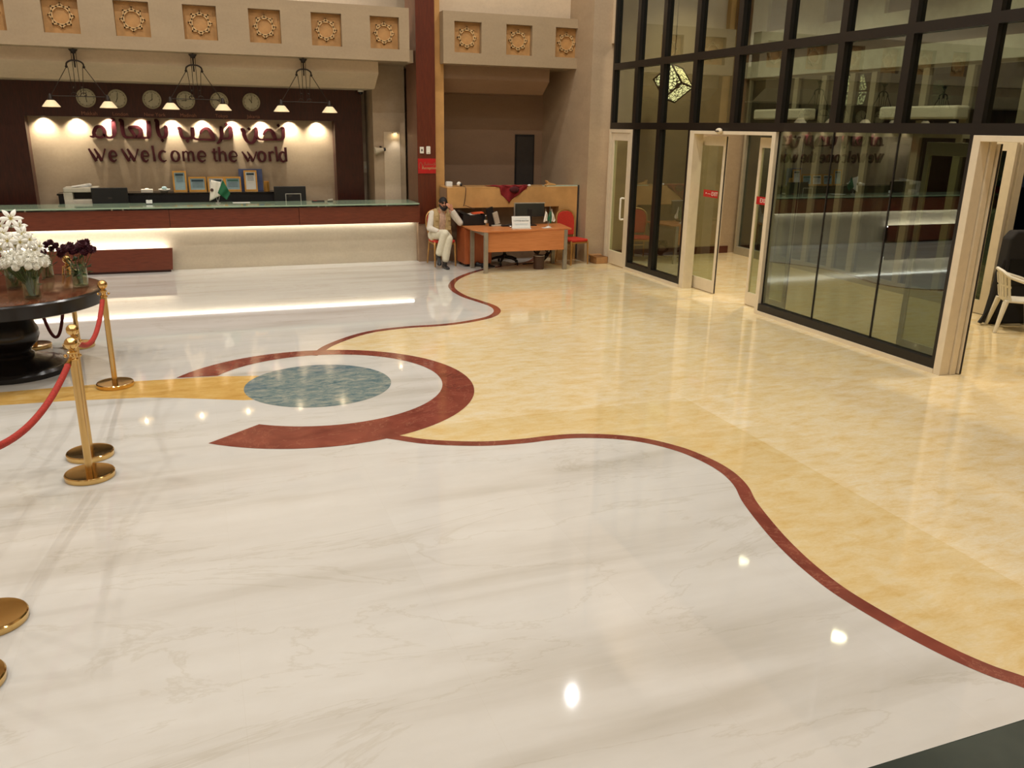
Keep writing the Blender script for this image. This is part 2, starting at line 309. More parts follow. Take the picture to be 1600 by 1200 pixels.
# ------------------------------------------------------------------ mesh building
class MB:
    def __init__(self):
        self.v = []; self.f = []; self.mi = []; self.cur = 0
    def add(self, vs, fs, M4=None):
        b = len(self.v)
        for p in vs:
            self.v.append(tuple(M4 @ Vector(p)) if M4 else tuple(p))
        for f in fs:
            self.f.append(tuple(i+b for i in f)); self.mi.append(self.cur)
        return self
    def mat(self, i):
        self.cur = i; return self
    def box(self, a, b, M4=None):
        (x0, y0, z0), (x1, y1, z1) = a, b
        vs = [(x0, y0, z0), (x1, y0, z0), (x1, y1, z0), (x0, y1, z0), (x0, y0, z1), (x1, y0, z1), (x1, y1, z1), (x0, y1, z1)]
        return self.add(vs, [(3, 2, 1, 0), (4, 5, 6, 7), (0, 1, 5, 4), (1, 2, 6, 5), (2, 3, 7, 6), (3, 0, 4, 7)], M4)
    def lathe(self, prof, c=(0, 0, 0), n=32, M4=None, caps=True):
        vs = []; fs = []
        for (r, z) in prof:
            for k in range(n):
                a = 2*PI*k/n
                vs.append((c[0]+r*math.cos(a), c[1]+r*math.sin(a), c[2]+z))
        for j in range(len(prof)-1):
            for k in range(n):
                k2 = (k+1) % n
                fs.append((j*n+k, j*n+k2, (j+1)*n+k2, (j+1)*n+k))
        if caps:
            if prof[0][0] > 1e-6: fs.append(tuple(range(n-1, -1, -1)))
            if prof[-1][0] > 1e-6: fs.append(tuple((len(prof)-1)*n+k for k in range(n)))
        return self.add(vs, fs, M4)
    def tube(self, pts, r, n=10, caps=True):
        P = [Vector(p) for p in pts]
        rs = r if isinstance(r, (list, tuple)) else [r]*len(P)
        vs = []; fs = []
        prev = None
        for i, p in enumerate(P):
            t = (P[min(i+1, len(P)-1)]-P[max(i-1, 0)]).normalized()
            if prev is None:
                u = t.orthogonal().normalized()
            else:
                u = (prev - t*prev.dot(t)).normalized()
            prev = u
            w = t.cross(u)
            for k in range(n):
                a = 2*PI*k/n
                vs.append(tuple(p + (u*math.cos(a)+w*math.sin(a))*rs[i]))
        for j in range(len(P)-1):
            for k in range(n):
                k2 = (k+1) % n
                fs.append((j*n+k, j*n+k2, (j+1)*n+k2, (j+1)*n+k))
        if caps:
            fs.append(tuple(range(n-1, -1, -1))); fs.append(tuple((len(P)-1)*n+k for k in range(n)))
        return self.add(vs, fs)
    def sphere(self, c, r, n=16, k=10, s=(1, 1, 1), M4=None):
        prof = [(max(1e-7, r*math.sin(PI*j/k)), -r*math.cos(PI*j/k)) for j in range(k+1)]
        vs = []; fs = []
        for (rr, z) in prof:
            for q in range(n):
                a = 2*PI*q/n
                vs.append((c[0]+s[0]*rr*math.cos(a), c[1]+s[1]*rr*math.sin(a), c[2]+s[2]*z))
        for j in range(k):
            for q in range(n):
                q2 = (q+1) % n
                fs.append((j*n+q, j*n+q2, (j+1)*n+q2, (j+1)*n+q))
        return self.add(vs, fs, M4)
    def prism(self, poly, d0, d1, plane='xz', M4=None):
        # polygon in a plane, pushed along the third axis
        def P(u, v, d):
            return {'xz': (u, d, v), 'xy': (u, v, d), 'yz': (d, u, v)}[plane]
        n = len(poly)
        vs = [P(u, v, d0) for u, v in poly]+[P(u, v, d1) for u, v in poly]
        fs = [tuple(range(n)), tuple(range(2*n-1, n-1, -1))]
        for i in range(n):
            j = (i+1) % n
            fs.append((j, i, n+i, n+j))
        return self.add(vs, fs, M4)
    def stroke(self, pts, wds, y0, y1):
        # pen stroke of varying width in the xz plane with a thickness in y
        P = [Vector((p[0], p[1])) for p in pts]
        L = []; Rr = []
        for i, p in enumerate(P):
            t = (P[min(i+1, len(P)-1)]-P[max(i-1, 0)]).normalized()
            nrm = Vector((-t.y, t.x))*wds[i]*.5
            L.append(p+nrm); Rr.append(p-nrm)
        n = len(P)
        vs = [(q.x, y0, q.y) for q in L]+[(q.x, y0, q.y) for q in Rr]+[(q.x, y1, q.y) for q in L]+[(q.x, y1, q.y) for q in Rr]
        fs = []
        for i in range(n-1):
            fs += [(i, i+1, n+i+1, n+i), (2*n+i, 3*n+i, 3*n+i+1, 2*n+i+1), (i, 2*n+i, 2*n+i+1, i+1), (n+i, n+i+1, 3*n+i+1, 3*n+i)]
        fs += [(0, n, 3*n, 2*n), (n-1, 3*n-1, 4*n-1, 2*n-1)]
        return self.add(vs, fs)
    def build(self, name, mats, parent=None, loc=None, rot=None, smooth=False, bevel=0, angle=35, seg=2):
        me = bpy.data.meshes.new(name)
        me.from_pydata(self.v, [], self.f)
        for mm in (mats if isinstance(mats, (list, tuple)) else [mats]):
            me.materials.append(MT[mm])
        for p, i in zip(me.polygons, self.mi):
            p.material_index = i
        bm = bmesh.new(); bm.from_mesh(me)
        bmesh.ops.recalc_face_normals(bm, faces=bm.faces)
        bm.to_mesh(me); bm.free()
        if smooth:
            for p in me.polygons: p.use_smooth = True
            me.set_sharp_from_angle(angle=R(angle))
        o = bpy.data.objects.new(name, me)
        COL.objects.link(o)
        if parent: o.parent = parent
        if loc: o.location = loc
        if rot: o.rotation_euler = rot
        if bevel:
            md = o.modifiers.new('bevel', 'BEVEL'); md.width = bevel; md.segments = seg; md.limit_method = 'ANGLE'
        return o
def tag(o, label, cat, group=None, kind=None):
    o['label'] = label; o['category'] = cat
    if group: o['group'] = group
    if kind: o['kind'] = kind
    return o
def struct(o):
    o['kind'] = 'structure'; return o
def thing(name, label, cat, loc=(0, 0, 0), rz=0, group=None):
    o = bpy.data.objects.new(name, None)
    COL.objects.link(o)
    o.empty_display_size = .1
    o.location = loc; o.rotation_euler = (0, 0, rz)
    return tag(o, label, cat, group)
def kids(o):
    return [c for c in bpy.data.objects if c.parent == o]
def dup(root, loc, rz=None, label=None, group=None):
    r = root.copy(); COL.objects.link(r); r.location = loc
    if rz is not None: r.rotation_euler = (0, 0, rz)
    if label: r['label'] = label
    if group: r['group'] = group
    for ch in kids(root):
        c = ch.copy(); COL.objects.link(c); c.parent = r
        for g in kids(ch):
            d = g.copy(); COL.objects.link(d); d.parent = c
    return r
def B(a, b):
    return MB().box(a, b)
def spline(pts, per=8):
    P = [Vector(p) for p in pts]
    out = []
    for i in range(len(P)-1):
        p0 = P[max(i-1, 0)]; p1 = P[i]; p2 = P[i+1]; p3 = P[min(i+2, len(P)-1)]
        for k in range(per):
            t = k/per
            out.append(.5*((2*p1)+(p2-p0)*t+(2*p0-5*p1+4*p2-p3)*t*t+(3*p1-p0-3*p2+p3)*t**3))
    out.append(P[-1])
    return out
def text_mesh(body, size, depth=.002, align='CENTER'):
    cu = bpy.data.curves.new('lettering', 'FONT')
    cu.body = body; cu.size = size; cu.extrude = depth; cu.align_x = align; cu.align_y = 'CENTER'
    cu.resolution_u = 3
    o = bpy.data.objects.new('lettering', cu)
    COL.objects.link(o)
    bpy.context.view_layer.update()
    me = bpy.data.meshes.new_from_object(o.evaluated_get(bpy.context.evaluated_depsgraph_get()))
    bpy.data.objects.remove(o); bpy.data.curves.remove(cu)
    return me
def text(name, body, size, mat, parent=None, loc=(0, 0, 0), rot=(R(90), 0, 0), depth=.002, align='CENTER'):
    me = text_mesh(body, size, depth, align)
    me.name = name
    me.materials.clear(); me.materials.append(MT[mat])
    o = bpy.data.objects.new(name, me)
    COL.objects.link(o)
    if parent: o.parent = parent
    o.location = loc; o.rotation_euler = rot
    return o
# ================================================================== floor with its inlays (one slab, several marbles)
def band(center, w):
    C2 = spline([(x, y) for x, y in center], 6)
    L = []; Rr = []
    for i, p in enumerate(C2):
        t = (C2[min(i+1, len(C2)-1)]-C2[max(i-1, 0)]).normalized()
        n = Vector((-t.y, t.x))*w*.5
        L.append(p+n); Rr.append(p-n)
    return C2, L, Rr
low_path = RIBBON_LOWER + [[3.60, 2.10], [3.82, 1.75], [4.2, 1.3], [4.8, .8], [5.6, .2]]
low_path = [[1.18, 6.60]] + low_path
up_path = [[1.08, 9.24]] + RIBBON_UPPER + [[5.25, 14.60], [5.66, 14.78], [6.02, 15.05], [6.30, 15.45], [6.48, 15.9]]
OC, OR = Vector((.94, 7.918)), 1.5495
IC, IR = Vector((1.029, 8.059)), 1.1866
fl = MB()
fl.mat(0).add([(-9, -7, 0), (14, -7, 0), (14, 19, 0), (-9, 19, 0)], [(0, 1, 2, 3)])
def sheet(poly, z, mi):
    if len(poly) <= 4:
        fl.mat(mi).add([(p[0], p[1], z) for p in poly], [tuple(range(len(poly)))])
        return
    P3 = []
    for p in poly:
        v = Vector((p[0], p[1], 0))
        if not P3 or (v-P3[-1]).length > 1e-4:
            P3.append(v)
    fl.mat(mi).add([(p.x, p.y, z) for p in P3], [tuple(t) for t in tessellate_polygon([P3])])
lowC, lowL, lowR = band(low_path, .102)
upC, upL, upR = band(up_path, .10)
# yellow field: lower ribbon, ring edge, upper ribbon, round to the glass and the vestibule
a0 = math.atan2(6.60-OC.y, 1.18-OC.x); a1 = math.atan2(9.24-OC.y, 1.08-OC.x)
arc = [OC+Vector((math.cos(a), math.sin(a)))*(OR-.1) for a in [a0+(a1-a0)*k/30 for k in range(31)]]
sheet([tuple(p) for p in reversed(lowC)]+[tuple(p) for p in arc]+[tuple(p) for p in upC]+[(6.6, 16.95), (14, 16.95), (14, .2)], .0006, 1)
# yellow strip running left from the blue disc
sheet([(-9, 8.72), (-1.92, 8.765), (-.75, 8.77), (-.325, 8.73), (.06, 8.70), (.45, 8.60), (.9, 8.5), (.9, 7.7), (.25, 7.82), (-.32, 8.07), (-.62, 8.18), (-1.29, 8.29), (-1.85, 8.33), (-9, 8.42)], .0006, 4)
for L, Rr in ((lowL, lowR), (upL, upR)):
    for i in range(len(L)-1):
        sheet([L[i], Rr[i], Rr[i+1], L[i+1]], .0012, 2)
# crescent ring
def ang(c, p): return math.atan2(p[1]-c.y, p[0]-c.x)
oa0, oa1 = ang(OC, (-.081, 6.759)), ang(OC, (-.356, 8.766))
ia0, ia1 = ang(IC, (.332, 7.085)), ang(IC, (.052, 8.716))
NR = 72
O = [OC+Vector((math.cos(a), math.sin(a)))*OR for a in [oa0+(oa1-oa0)*k/NR for k in range(NR+1)]]
I = [IC+Vector((math.cos(a), math.sin(a)))*IR for a in [ia0+(ia1-ia0)*k/NR for k in range(NR+1)]]
for k in range(NR):
    sheet([O[k], O[k+1], I[k+1], I[k]], .0018, 2)
sheet([(.99+.72*math.cos(2*PI*k/64), 8.116+.72*math.sin(2*PI*k/64)) for k in range(64)], .0018, 3)
floor = struct(fl.build('floor', ['cream', 'yellow', 'red', 'blue', 'ochre']))
# ================================================================== room shell
def S(name, mb, mat, **k):
    return struct(mb.build(name, mat, **k))
S('ceiling', B((-7.6, -6.2, 8.6), (7.7, 17.9, 8.8)), 'plaster')
S('wall_left', B((-7.7, -6.2, 0), (-7.5, 17.9, 8.7)), 'wall')
S('wall_front', B((-7.6, -6.3, 0), (7.6, -6.1, 8.7)), 'wall')
S('wall_right', B((7.4, -6.2, 0), (7.6, 4.4, 8.7)).box((7.4, 4.4, 2.56), (7.6, 5.42, 8.7)).box((7.4, 5.42, 5.5), (7.6, 14.7, 8.7)), 'wall')
S('wall_back', B((-7.6, 17.4, 0), (4.4, 17.6, 3.8)), 'recess')
S('wall_back_hall', B((4.2, 17.0, 0), (7.2, 17.15, 3.55)), 'hall')
S('wall_right_hall', B((7.02, 14.7, 0), (7.5, 17.2, 8.7)), 'wall')
S('wall_upper', B((-7.6, 17.3, 3.8), (4.4, 17.5, 8.7)).box((4.27, 15.75, 3.8), (7.1, 15.95, 8.7)), 'wall_lit')
S('trim_reveal', B((7.40, 14.60, 4.0), (7.52, 14.72, 8.6)), 'wall_lit')
# mezzanine front with openings for the carved squares: ribs around each square
def front(name, x0, x1, squares):
    q = MB()
    z0, z1, a, b, yf, yb = 3.585, 4.46, 3.78, 4.30, 15.38, 15.52
    q.box((x0, yf, z0), (x1, yb, a)); q.box((x0, yf, b), (x1, yb, z1))
    xs = x0
    for s in squares:
        q.box((xs, yf, a), (s, yb, b)); xs = s+.51
    q.box((xs, yf, a), (x1, yb, b))
    q.box((x0, yb, z0), (x1, yb+.12, z1))
    return S(name, q, 'fascia')
TL = [-7.93+i*1.005 for i in range(1, 12)]
SQ_L = [-1.96-1.005*k for k in range(5, 0, -1)]+[-1.96, -.95, .06, 1.07, 2.08, 3.08]
SQ_R = [4.60, 5.59, 6.57]
front('wall_mezzanine', -7.5, 3.77, SQ_L)
front('wall_mezzanine_right', 4.39, 7.02, [4.60, 5.59])  if False else front('wall_mezzanine_right', 4.39, 7.12, SQ_R[:2]+[6.57])
S('ceiling_mezzanine', B((-7.5, 15.64, 3.585), (3.90, 17.4, 3.80)).box((4.395, 15.64, 3.585), (7.02, 17.4, 3.80)).box((3.90, 16.31, 3.585), (4.395, 17.4, 3.80)), 'fascia')
S('ceiling_bulkhead', MB().prism([(15.75, 3.585), (15.75, 3.39), (16.15, 3.14), (17.4, 3.14), (17.4, 3.585)], -7.5, 3.28, 'yz'), 'wall_lit')  # paler stone stands in for the downlight glow on the bulkhead
S('ceiling_bulkhead_hall', MB().prism([(15.75, 3.585), (15.75, 3.35), (16.08, 3.12), (16.9, 3.12), (16.9, 3.585)], 4.46, 6.62, 'yz'), 'hall')
# column between the two desks
S('trim_column', MB().mat(0).box((3.92, 15.53, .72), (4.27, 15.56, 8.6)).mat(1).box((3.92, 15.56, .72), (4.27, 16.3, 8.6)).mat(2).box((3.92, 15.55, 0), (4.27, 16.3, .72)), ['column_wood', 'column_side', 'onyx_dark'])
S('trim_pilaster', B((4.27, 15.62, 0), (4.46, 16.4, 3.6)).box((4.27, 15.62, 3.6), (4.39, 16.4, 8.6)), 'onyx')
S('wall_pier', MB().mat(0).box((3.32, 16.6, 0), (3.95, 17.4, 3.585)).mat(1).box((3.52, 16.585, 0), (3.84, 16.6, 2.38)), ['wall', 'wall_lit'])
# wooden portal behind the reception: header with two cheeks
S('trim_portal', MB().box((-7.5, 17.08, 2.56), (3.2, 17.4, 3.14)).box((-7.5, 17.08, 0), (-2.67, 17.4, 2.56)).box((2.66, 17.08, 0), (3.2, 17.4, 2.56)), 'mahogany')
S('wall_vestibule', MB().mat(0).box((7.5, 15.1, 0), (11.2, 15.3, 6.0)).mat(1).box((7.5, 15.085, 0), (10.6, 15.1, .15)), ['wall', 'dark_base'])
S('wall_vestibule_front', B((7.5, 4.1, 0), (11.2, 4.3, 6.0)), 'wall')
S('ceiling_vestibule', B((7.5, 4.2, 5.5), (11.2, 15.2, 5.7)), 'plaster')
S('floor_outside', B((10.86, -8, -.12), (40, 40, -.02)), 'night')
# ================================================================== glass front (X 7.45): one window per bay and row
GX0, GX1 = 7.40, 7.52
BAYS = [14.60, 13.70, 12.82, 11.82, 10.73, 9.68, 8.62, 7.57, 6.53, 5.48]
wn = [0]
def pane(parent, y0, y1, z0, z1, x=7.46, mat='pane', t=.012):
    return B((x, y0, z0), (x+t, y1, z1)).build('pane', mat, parent)
def window(y1, y0, z0, z1, bars=(.055, .055, .055, .055), mat='mullion', x0=GX0, x1=GX1, glassmat='pane', joint=False):
    wn[0] += 1
    l, r, b, t = bars
    q = MB()
    jx = ((x0+x1)/2-.008, (x0+x1)/2+.02)
    for w_, ya, yb in ((l, y1-l, y1), (r, y0, y0+r)):
        ja, jb = jx if joint and w_ < .03 else (x0, x1)
        if joint and w_ < .03:
            q.box((ja, ya, z0+b), (jb, yb, z1-t)).box((x0, ya, z0), (x1, yb, z0+b)).box((x0, ya, z1-t), (x1, yb, z1))
        else:
            q.box((ja, ya, z0), (jb, yb, z1))
    q.box((x0, y0+r, z0), (x1, y1-l, z0+b)); q.box((x0, y0+r, z1-t), (x1, y1-l, z1))
    o = struct(q.build('window_%d' % wn[0], mat))
    pane(o, y0+r, y1-l, z0+b, z1-t, (x0+x1)/2, glassmat)
    return o
for i in range(len(BAYS)-1):
    window(BAYS[i], BAYS[i+1], 2.56, 3.59)
    window(BAYS[i], BAYS[i+1], 3.59, 5.5)
for y1, y0 in ((13.70, 12.82), (12.82, 11.82)):
    window(y1, y0, .05, 2.56, (.055, .055, .09, .055))
for y1, y0, br in ((9.68, 8.62, (.012, .008, .10, .055)), (8.62, 7.57, (.008, .008, .10, .055)), (7.57, 6.53, (.008, .05, .10, .055))):
    window(y1, y0, .05, 2.56, br, joint=True)
S('trim_sill', B((7.385, 11.82, 0), (7.53, 13.70, .05)).box((7.385, 6.53, 0), (7.53, 9.68, .05)), 'frame_white')
# hinged white door beside the wall
d = MB().box((7.39, 14.52, 0), (7.53, 14.60, 2.50)).box((7.39, 13.70, 0), (7.53, 13.78, 2.50)).box((7.39, 13.78, 2.44), (7.53, 14.52, 2.50)).build('door_1', 'frame_white')
struct(d)
S('trim_head', B((7.40, 13.70, 2.50), (7.52, 14.60, 2.56)), 'mullion')
lf = MB().box((7.405, 14.42, .02), (7.455, 14.515, 2.435)).box((7.405, 13.785, .02), (7.455, 13.88, 2.435)).box((7.405, 13.88, .02), (7.455, 14.42, .27)).box((7.405, 13.88, 2.30), (7.455, 14.42, 2.435)).build('door_leaf', 'frame_white', d, bevel=.004)
B((7.425, 13.88, .27), (7.437, 14.42, 2.30)).build('pane', 'door_glass', lf)
MB().tube(spline([(7.405, 13.90, .90), (7.345, 13.90, .90), (7.335, 13.90, .96), (7.335, 13.90, 1.22), (7.345, 13.90, 1.28), (7.405, 13.90, 1.28)], 4), .017, 10).build('handle', 'white', lf, smooth=True)
# sliding entrance: cream portal with two leaves parted
def leaf(parent, y1, y0, x=7.62, bw=.055):
    q = MB().box((x, y1-bw, .01), (x+.045, y1, 2.42)).box((x, y0, .01), (x+.045, y0+bw, 2.42)).box((x, y0+bw, .01), (x+.045, y1-bw, .20)).box((x, y0+bw, 2.28), (x+.045, y1-bw, 2.42))
    o = q.build('door_leaf', 'frame_white', parent, bevel=.003)
    B((x+.018, y0+bw, .20), (x+.027, y1-bw, 2.28)).build('pane', 'door_glass', o)
    B((x+.012, y0-.008, .01), (x+.03, y0-.001, 2.42)).build('seal', 'silicone', o)
    return o
d2 = MB().box((7.40, 11.70, 0), (7.58, 11.82, 2.50)).box((7.40, 9.68, 0), (7.58, 9.76, 2.50)).box((7.40, 9.76, 2.45), (7.70, 11.70, 2.50)).build('door_2', 'frame_white', bevel=.004)
struct(d2)
lA = leaf(d2, 12.02, 11.14); lB = leaf(d2, 10.30, 9.40)
S('trim_head', B((7.40, 9.68, 2.50), (7.52, 11.82, 2.56)), 'mullion')
AR_EXIT = '\ufeb5\ufeed\ufeae\ufea7'
def sticker(yc, w, body, label):
    t = thing('door_sticker', label, 'sign', (7.612, yc, 1.55))
    B((-.002, -w/2, -.055), (.0, w/2, .055)).build('strip', 'sign_red', t)
    text('lettering', body, .085, 'white', t, (-.0035, -.03, 0), (R(90), 0, R(-90)), .0008)
    return t
s1 = sticker(11.42, .40, '\u2022 \u2014 EXIT', 'red sticker strip with white lettering on the far sliding door leaf')
s2 = sticker(10.10, .28, 'EXIT', 'red EXIT sticker on the near sliding door leaf')
t = thing('motion_sensor', 'small cream motion sensor on the head of the sliding entrance', 'sensor', (7.40, 10.98, 2.50))
MB().sphere((-.03, 0, 0), .06, 16, 10, (.6, 1.3, .7)).build('housing', 'frame_white', t, smooth=True)
B((-.074, -.04, -.012), (-.055, .04, .004)).build('lens', 'charcoal', t)
d3 = MB().box((7.39, 6.44, 0), (7.52, 6.53, 2.50)).box((7.525, 6.42, 0), (7.60, 6.53, 2.50)).box((7.39, 4.4, 0), (7.60, 4.48, 2.50)).box((7.39, 4.48, 2.44), (7.70, 6.44, 2.50)).build('door_3', 'frame_white', bevel=.004)
struct(d3)
leaf(d3, 7.32, 6.40)
S('trim_head', B((7.40, 4.4, 2.50), (7.52, 6.53, 2.56)), 'mullion')
# outer glass wall of the vestibule
OX0, OX1 = 10.66, 10.78
OUT = [14.95, 13.50, 12.75, 12.05, 11.55, 10.47, 9.66, 8.72]
for i in range(len(OUT)-1):
    window(OUT[i], OUT[i+1], 0, 2.55, (.065, .065, .16, .10), 'frame_outer', OX0, OX1)
    window(OUT[i], OUT[i+1], 2.55, 3.52, (.06, .06, .05, .05), 'frame_outer', OX0, OX1)
d4 = MB().box((10.66, 8.60, 0), (10.78, 8.72, 2.55)).box((10.66, 6.1, 0), (10.78, 6.22, 2.55)).box((10.66, 6.22, 2.45), (10.78, 8.60, 2.55)).build('door_4', 'frame_white')
struct(d4)
lf = MB().box((10.58, 9.16, .01), (10.63, 9.24, 2.45)).box((10.58, 8.62, .01), (10.63, 8.76, 2.45)).box((10.58, 8.76, .01), (10.63, 9.16, .2)).box((10.58, 8.76, 2.3), (10.63, 9.16, 2.45)).build('door_leaf', 'frame_white', d4)
B((10.60, 8.76, .2), (10.61, 9.16, 2.3)).build('pane', 'door_glass', lf)
window(8.72, 6.1, 2.55, 3.52, (.08, .08, .05, .05), 'frame_outer', OX0, OX1)
window(6.1, 4.3, 0, 3.52, (.08, .08, .05, .05), 'frame_outer', OX0, OX1)
q = MB().mat(0).box((10.62, 4.3, 3.52), (10.80, 15.1, 3.82)).mat(1).box((10.70, 4.3, 3.82), (10.80, 15.1, 3.98)).mat(0).box((10.60, 4.3, 3.98), (10.80, 15.1, 4.34))
ys = [15.1, 14.55, 13.75, 12.95, 12.3, 11.5, 10.75, 9.9, 9.0, 8.1, 7.3, 6.4, 5.4, 4.3]
for k in range(len(ys)-1):
    q.mat(0 if k % 2 == 0 else 1).box((10.64 if k % 2 == 0 else 10.72, ys[k+1], 4.34), (10.80, ys[k], 5.5))
S('wall_outer', q, ['facade', 'facade_brown'])
# air curtains over the outer doors, lantern in the vestibule
def air_curtain(y, ln, label):
    t = thing('air_curtain', label, 'air curtain', (10.50, y, 2.72), group='air curtains over the outer doors')
    B((-.11, -ln/2, 0), (.155, ln/2, .19)).build('housing', 'white', t, bevel=.03)
    B((-.08, -ln/2+.08, -.015), (.05, ln/2-.08, .004)).build('outlet', 'charcoal', t)
air_curtain(13.6, 1.5, 'long white air curtain over the outer doors behind the sliding entrance')
air_curtain(10.3, 1.5, 'long white air curtain seen through the glass between the two entrances')
t = thing('hanging_lantern', 'glowing cube lantern with pierced lattice hanging behind the upper glass', 'lantern', (8.60, 14.45, 3.34))
E3 = Euler((R(52), R(8), R(30)))
h = .215
q = MB()
M4 = E3.to_matrix().to_4x4()
q.box((-h, -h, -h), (h, h, h), M4)
q.build('lattice_body', 'lattice', t)
q = MB()
for ax in range(3):
    for sa in (-1, 1):
        for sb in (-1, 1):
            a = [0, 0, 0]; b = [0, 0, 0]
            i, j = [k for k in range(3) if k != ax]
            a[ax] = -h-.012; b[ax] = h+.012
            for k, s_ in ((i, sa), (j, sb)):
                a[k] = s_*h-.014; b[k] = s_*h+.014
            q.box(tuple(a), tuple(b), M4)
q.build('edge_frame', 'bronze', t)
MB().tube([(0, 0, .28), (0, 0, 2.16)], .008, 8).build('rod', 'bronze', t)
# dark door in the hall
d5 = B((6.40, 16.975, 0), (6.83, 17.0, 2.36)).build('door_5', 'black')
struct(d5)
B((6.43, 16.965, .03), (6.80, 16.976, 2.32)).build('door_leaf', 'charcoal', d5)
# carved star squares in the mezzanine front
def star_panel(x, label, lit):
    t = thing('carved_panel', label, 'wall panel', (x+.255, 15.5, 4.04), group='carved star panels of the mezzanine front')
    B((-.252, -.022, -.257), (.252, .018, .257)).build('tile', 'tile', t)
    q = MB()
    for a in (0, 45):
        c = .124; w = .010
        for k in range(4):
            Mr = Matrix.Rotation(R(a+90*k), 4, 'Y')
            q.box((-c-w, -.05, c-w), (c+w, -.022, c+w), Mr)
    q.mat(1)
    for k in range(8):
        Mr = Matrix.Rotation(R(45*k), 4, 'Y')
        q.prism([(-.014, .137), (.014, .137), (0, .154)], -.026, -.0215, 'xz', Mr)  # black wedges paint the shade of small holes at the star points
    q.build('star', ['tile_rib', 'black'], t)
names_l = ['first', 'second', 'third', 'fourth', 'fifth', 'sixth', 'seventh']
vis = [x for x in SQ_L if x > -3.2]
order = ['leftmost over the reception, cut by the photo edge', 'directly left of the first pendant lamp', 'between the first and second pendant lamps', 'almost above the second pendant lamp', 'right of the second pendant lamp', 'above the third pendant lamp', 'next to the red column, at its left']
for x, w_ in zip(vis, order):
    star_panel(x, 'carved ochre star panel, '+w_, False)
for x, w_ in zip(SQ_R, ('next to the red column, at its right', 'in the middle of the three right of the column', 'farthest right, by the glass front')):
    star_panel(x, 'carved ochre star panel, '+w_, True)
# ================================================================== reception counter
RC = thing('reception_counter', 'long reception counter with mahogany front, green glass top and pale stone base under light strip', 'reception counter', (0, 15.7, 0))
def part(name, a, b, mat, parent, **k):
    L = parent.location
    return B((a[0]-L.x, a[1]-L.y, a[2]-L.z), (b[0]-L.x, b[1]-L.y, b[2]-L.z)).build(name, mat, parent, **k)
part('stone_base', (-6.5, 15.71, 0), (3.918, 15.82, .76), 'base_stone', RC)
q = MB()
xs = [-6.5, -3.2, -.455, 1.70, 3.918]
for i in range(4):
    q.box((xs[i]+.004, 15.40-15.7, .765), (xs[i+1]-.004, 15.44-15.7, 1.072))
q.build('front_panel', 'mahogany_h', RC)
part('fascia_core', (-6.5, 15.442, .80), (3.918, 15.70, 1.07), 'mahogany', RC)
part('work_shelf', (-6.5, 15.72, .76), (3.87, 16.82, .80), 'mahogany', RC)
part('glass_top', (-6.5, 15.36, 1.098), (3.90, 16.22, 1.122), 'counter_glass', RC, bevel=.004)
for x in (-2.6, -1.33, -1.16, .28, 2.05, 2.18, 3.3):
    MB().lathe([(.018, 0), (.018, .03)], (x, 15.43-15.7, 1.07), 12).build('standoff', 'silver', RC)
part('panel_lip', (-6.5, 15.441, .762), (3.89, 15.46, .80), 'mahogany', RC)
part('light_strip', (-6.4, 15.65, .775), (3.84, 15.70, .795), 'led', RC)
BN = thing('counter_bench', 'low mahogany ledge in front of the reception base, lit from behind', 'bench', (-2, 15.6, 0))
q = MB().prism([(-4.4, .04), (1.51, .04), (1.54, .415), (-4.4, .415)], -.09, -.055, 'xz')
q.build('front_panel', 'mahogany_h', BN)
B((-4.4, -.055, 0), (1.48, .10, .36)).build('core', 'mahogany', BN)
B((-4.35, -.03, .362), (1.44, .09, .376)).build('light_strip', 'led', BN)
CR = thing('back_credenza', 'dark wooden credenza along the wall under the welcome sign', 'credenza', (-.2, 17.1, 0))
B((-2.1, -.14, 0), (2.2, .28, 1.21)).build('body', 'black', CR)
B((-2.12, -.16, 1.21), (2.22, .28, 1.24)).build('top', 'table_dark', CR)
# ------------------------------------------------------------------ welcome sign
sg = thing('arabic_sign', 'burgundy raised Arabic welcome lettering on the lit wall, upper line', 'sign', (0, 17.38, 2.1))
y0, y1 = 17.345-17.38, 17.385-17.38
for k, key in enumerate(('baalalam', 'narhab', 'nahnu')):
    q = MB()
    for j, (pts, wds) in enumerate(ARABIC[key]):
        sp = spline([(p[0], p[1]) for p in pts], 5)
        ww = []
        for i in range(len(wds)-1):
            for s_ in range(5):
                ww.append((wds[i]+(wds[i+1]-wds[i])*s_/5)*1.28)
        ww.append(wds[-1]*1.28)
        q.stroke([(p.x, p.y-2.1) for p in sp], ww, y0-.002*j, y1)
    for (dx, dz) in {0: ARABIC_DOTS[:1], 1: ARABIC_DOTS[1:3], 2: ARABIC_DOTS[3:]}[k]:
        q.prism([(dx-.036, dz-2.1+.004), (dx, dz-2.1+.036), (dx+.036, dz-2.1-.004), (dx, dz-2.1-.036)], y0, y1, 'xz')
    q.build('word', 'letter', sg)
def arc_pts(cx, cz, rx, rz, a0, a1, n=16):
    return [(cx+rx*math.cos(R(a0+(a1-a0)*i/n)), cz+rz*math.sin(R(a0+(a1-a0)*i/n))) for i in range(n+1)]
TK, TN = .048, .020
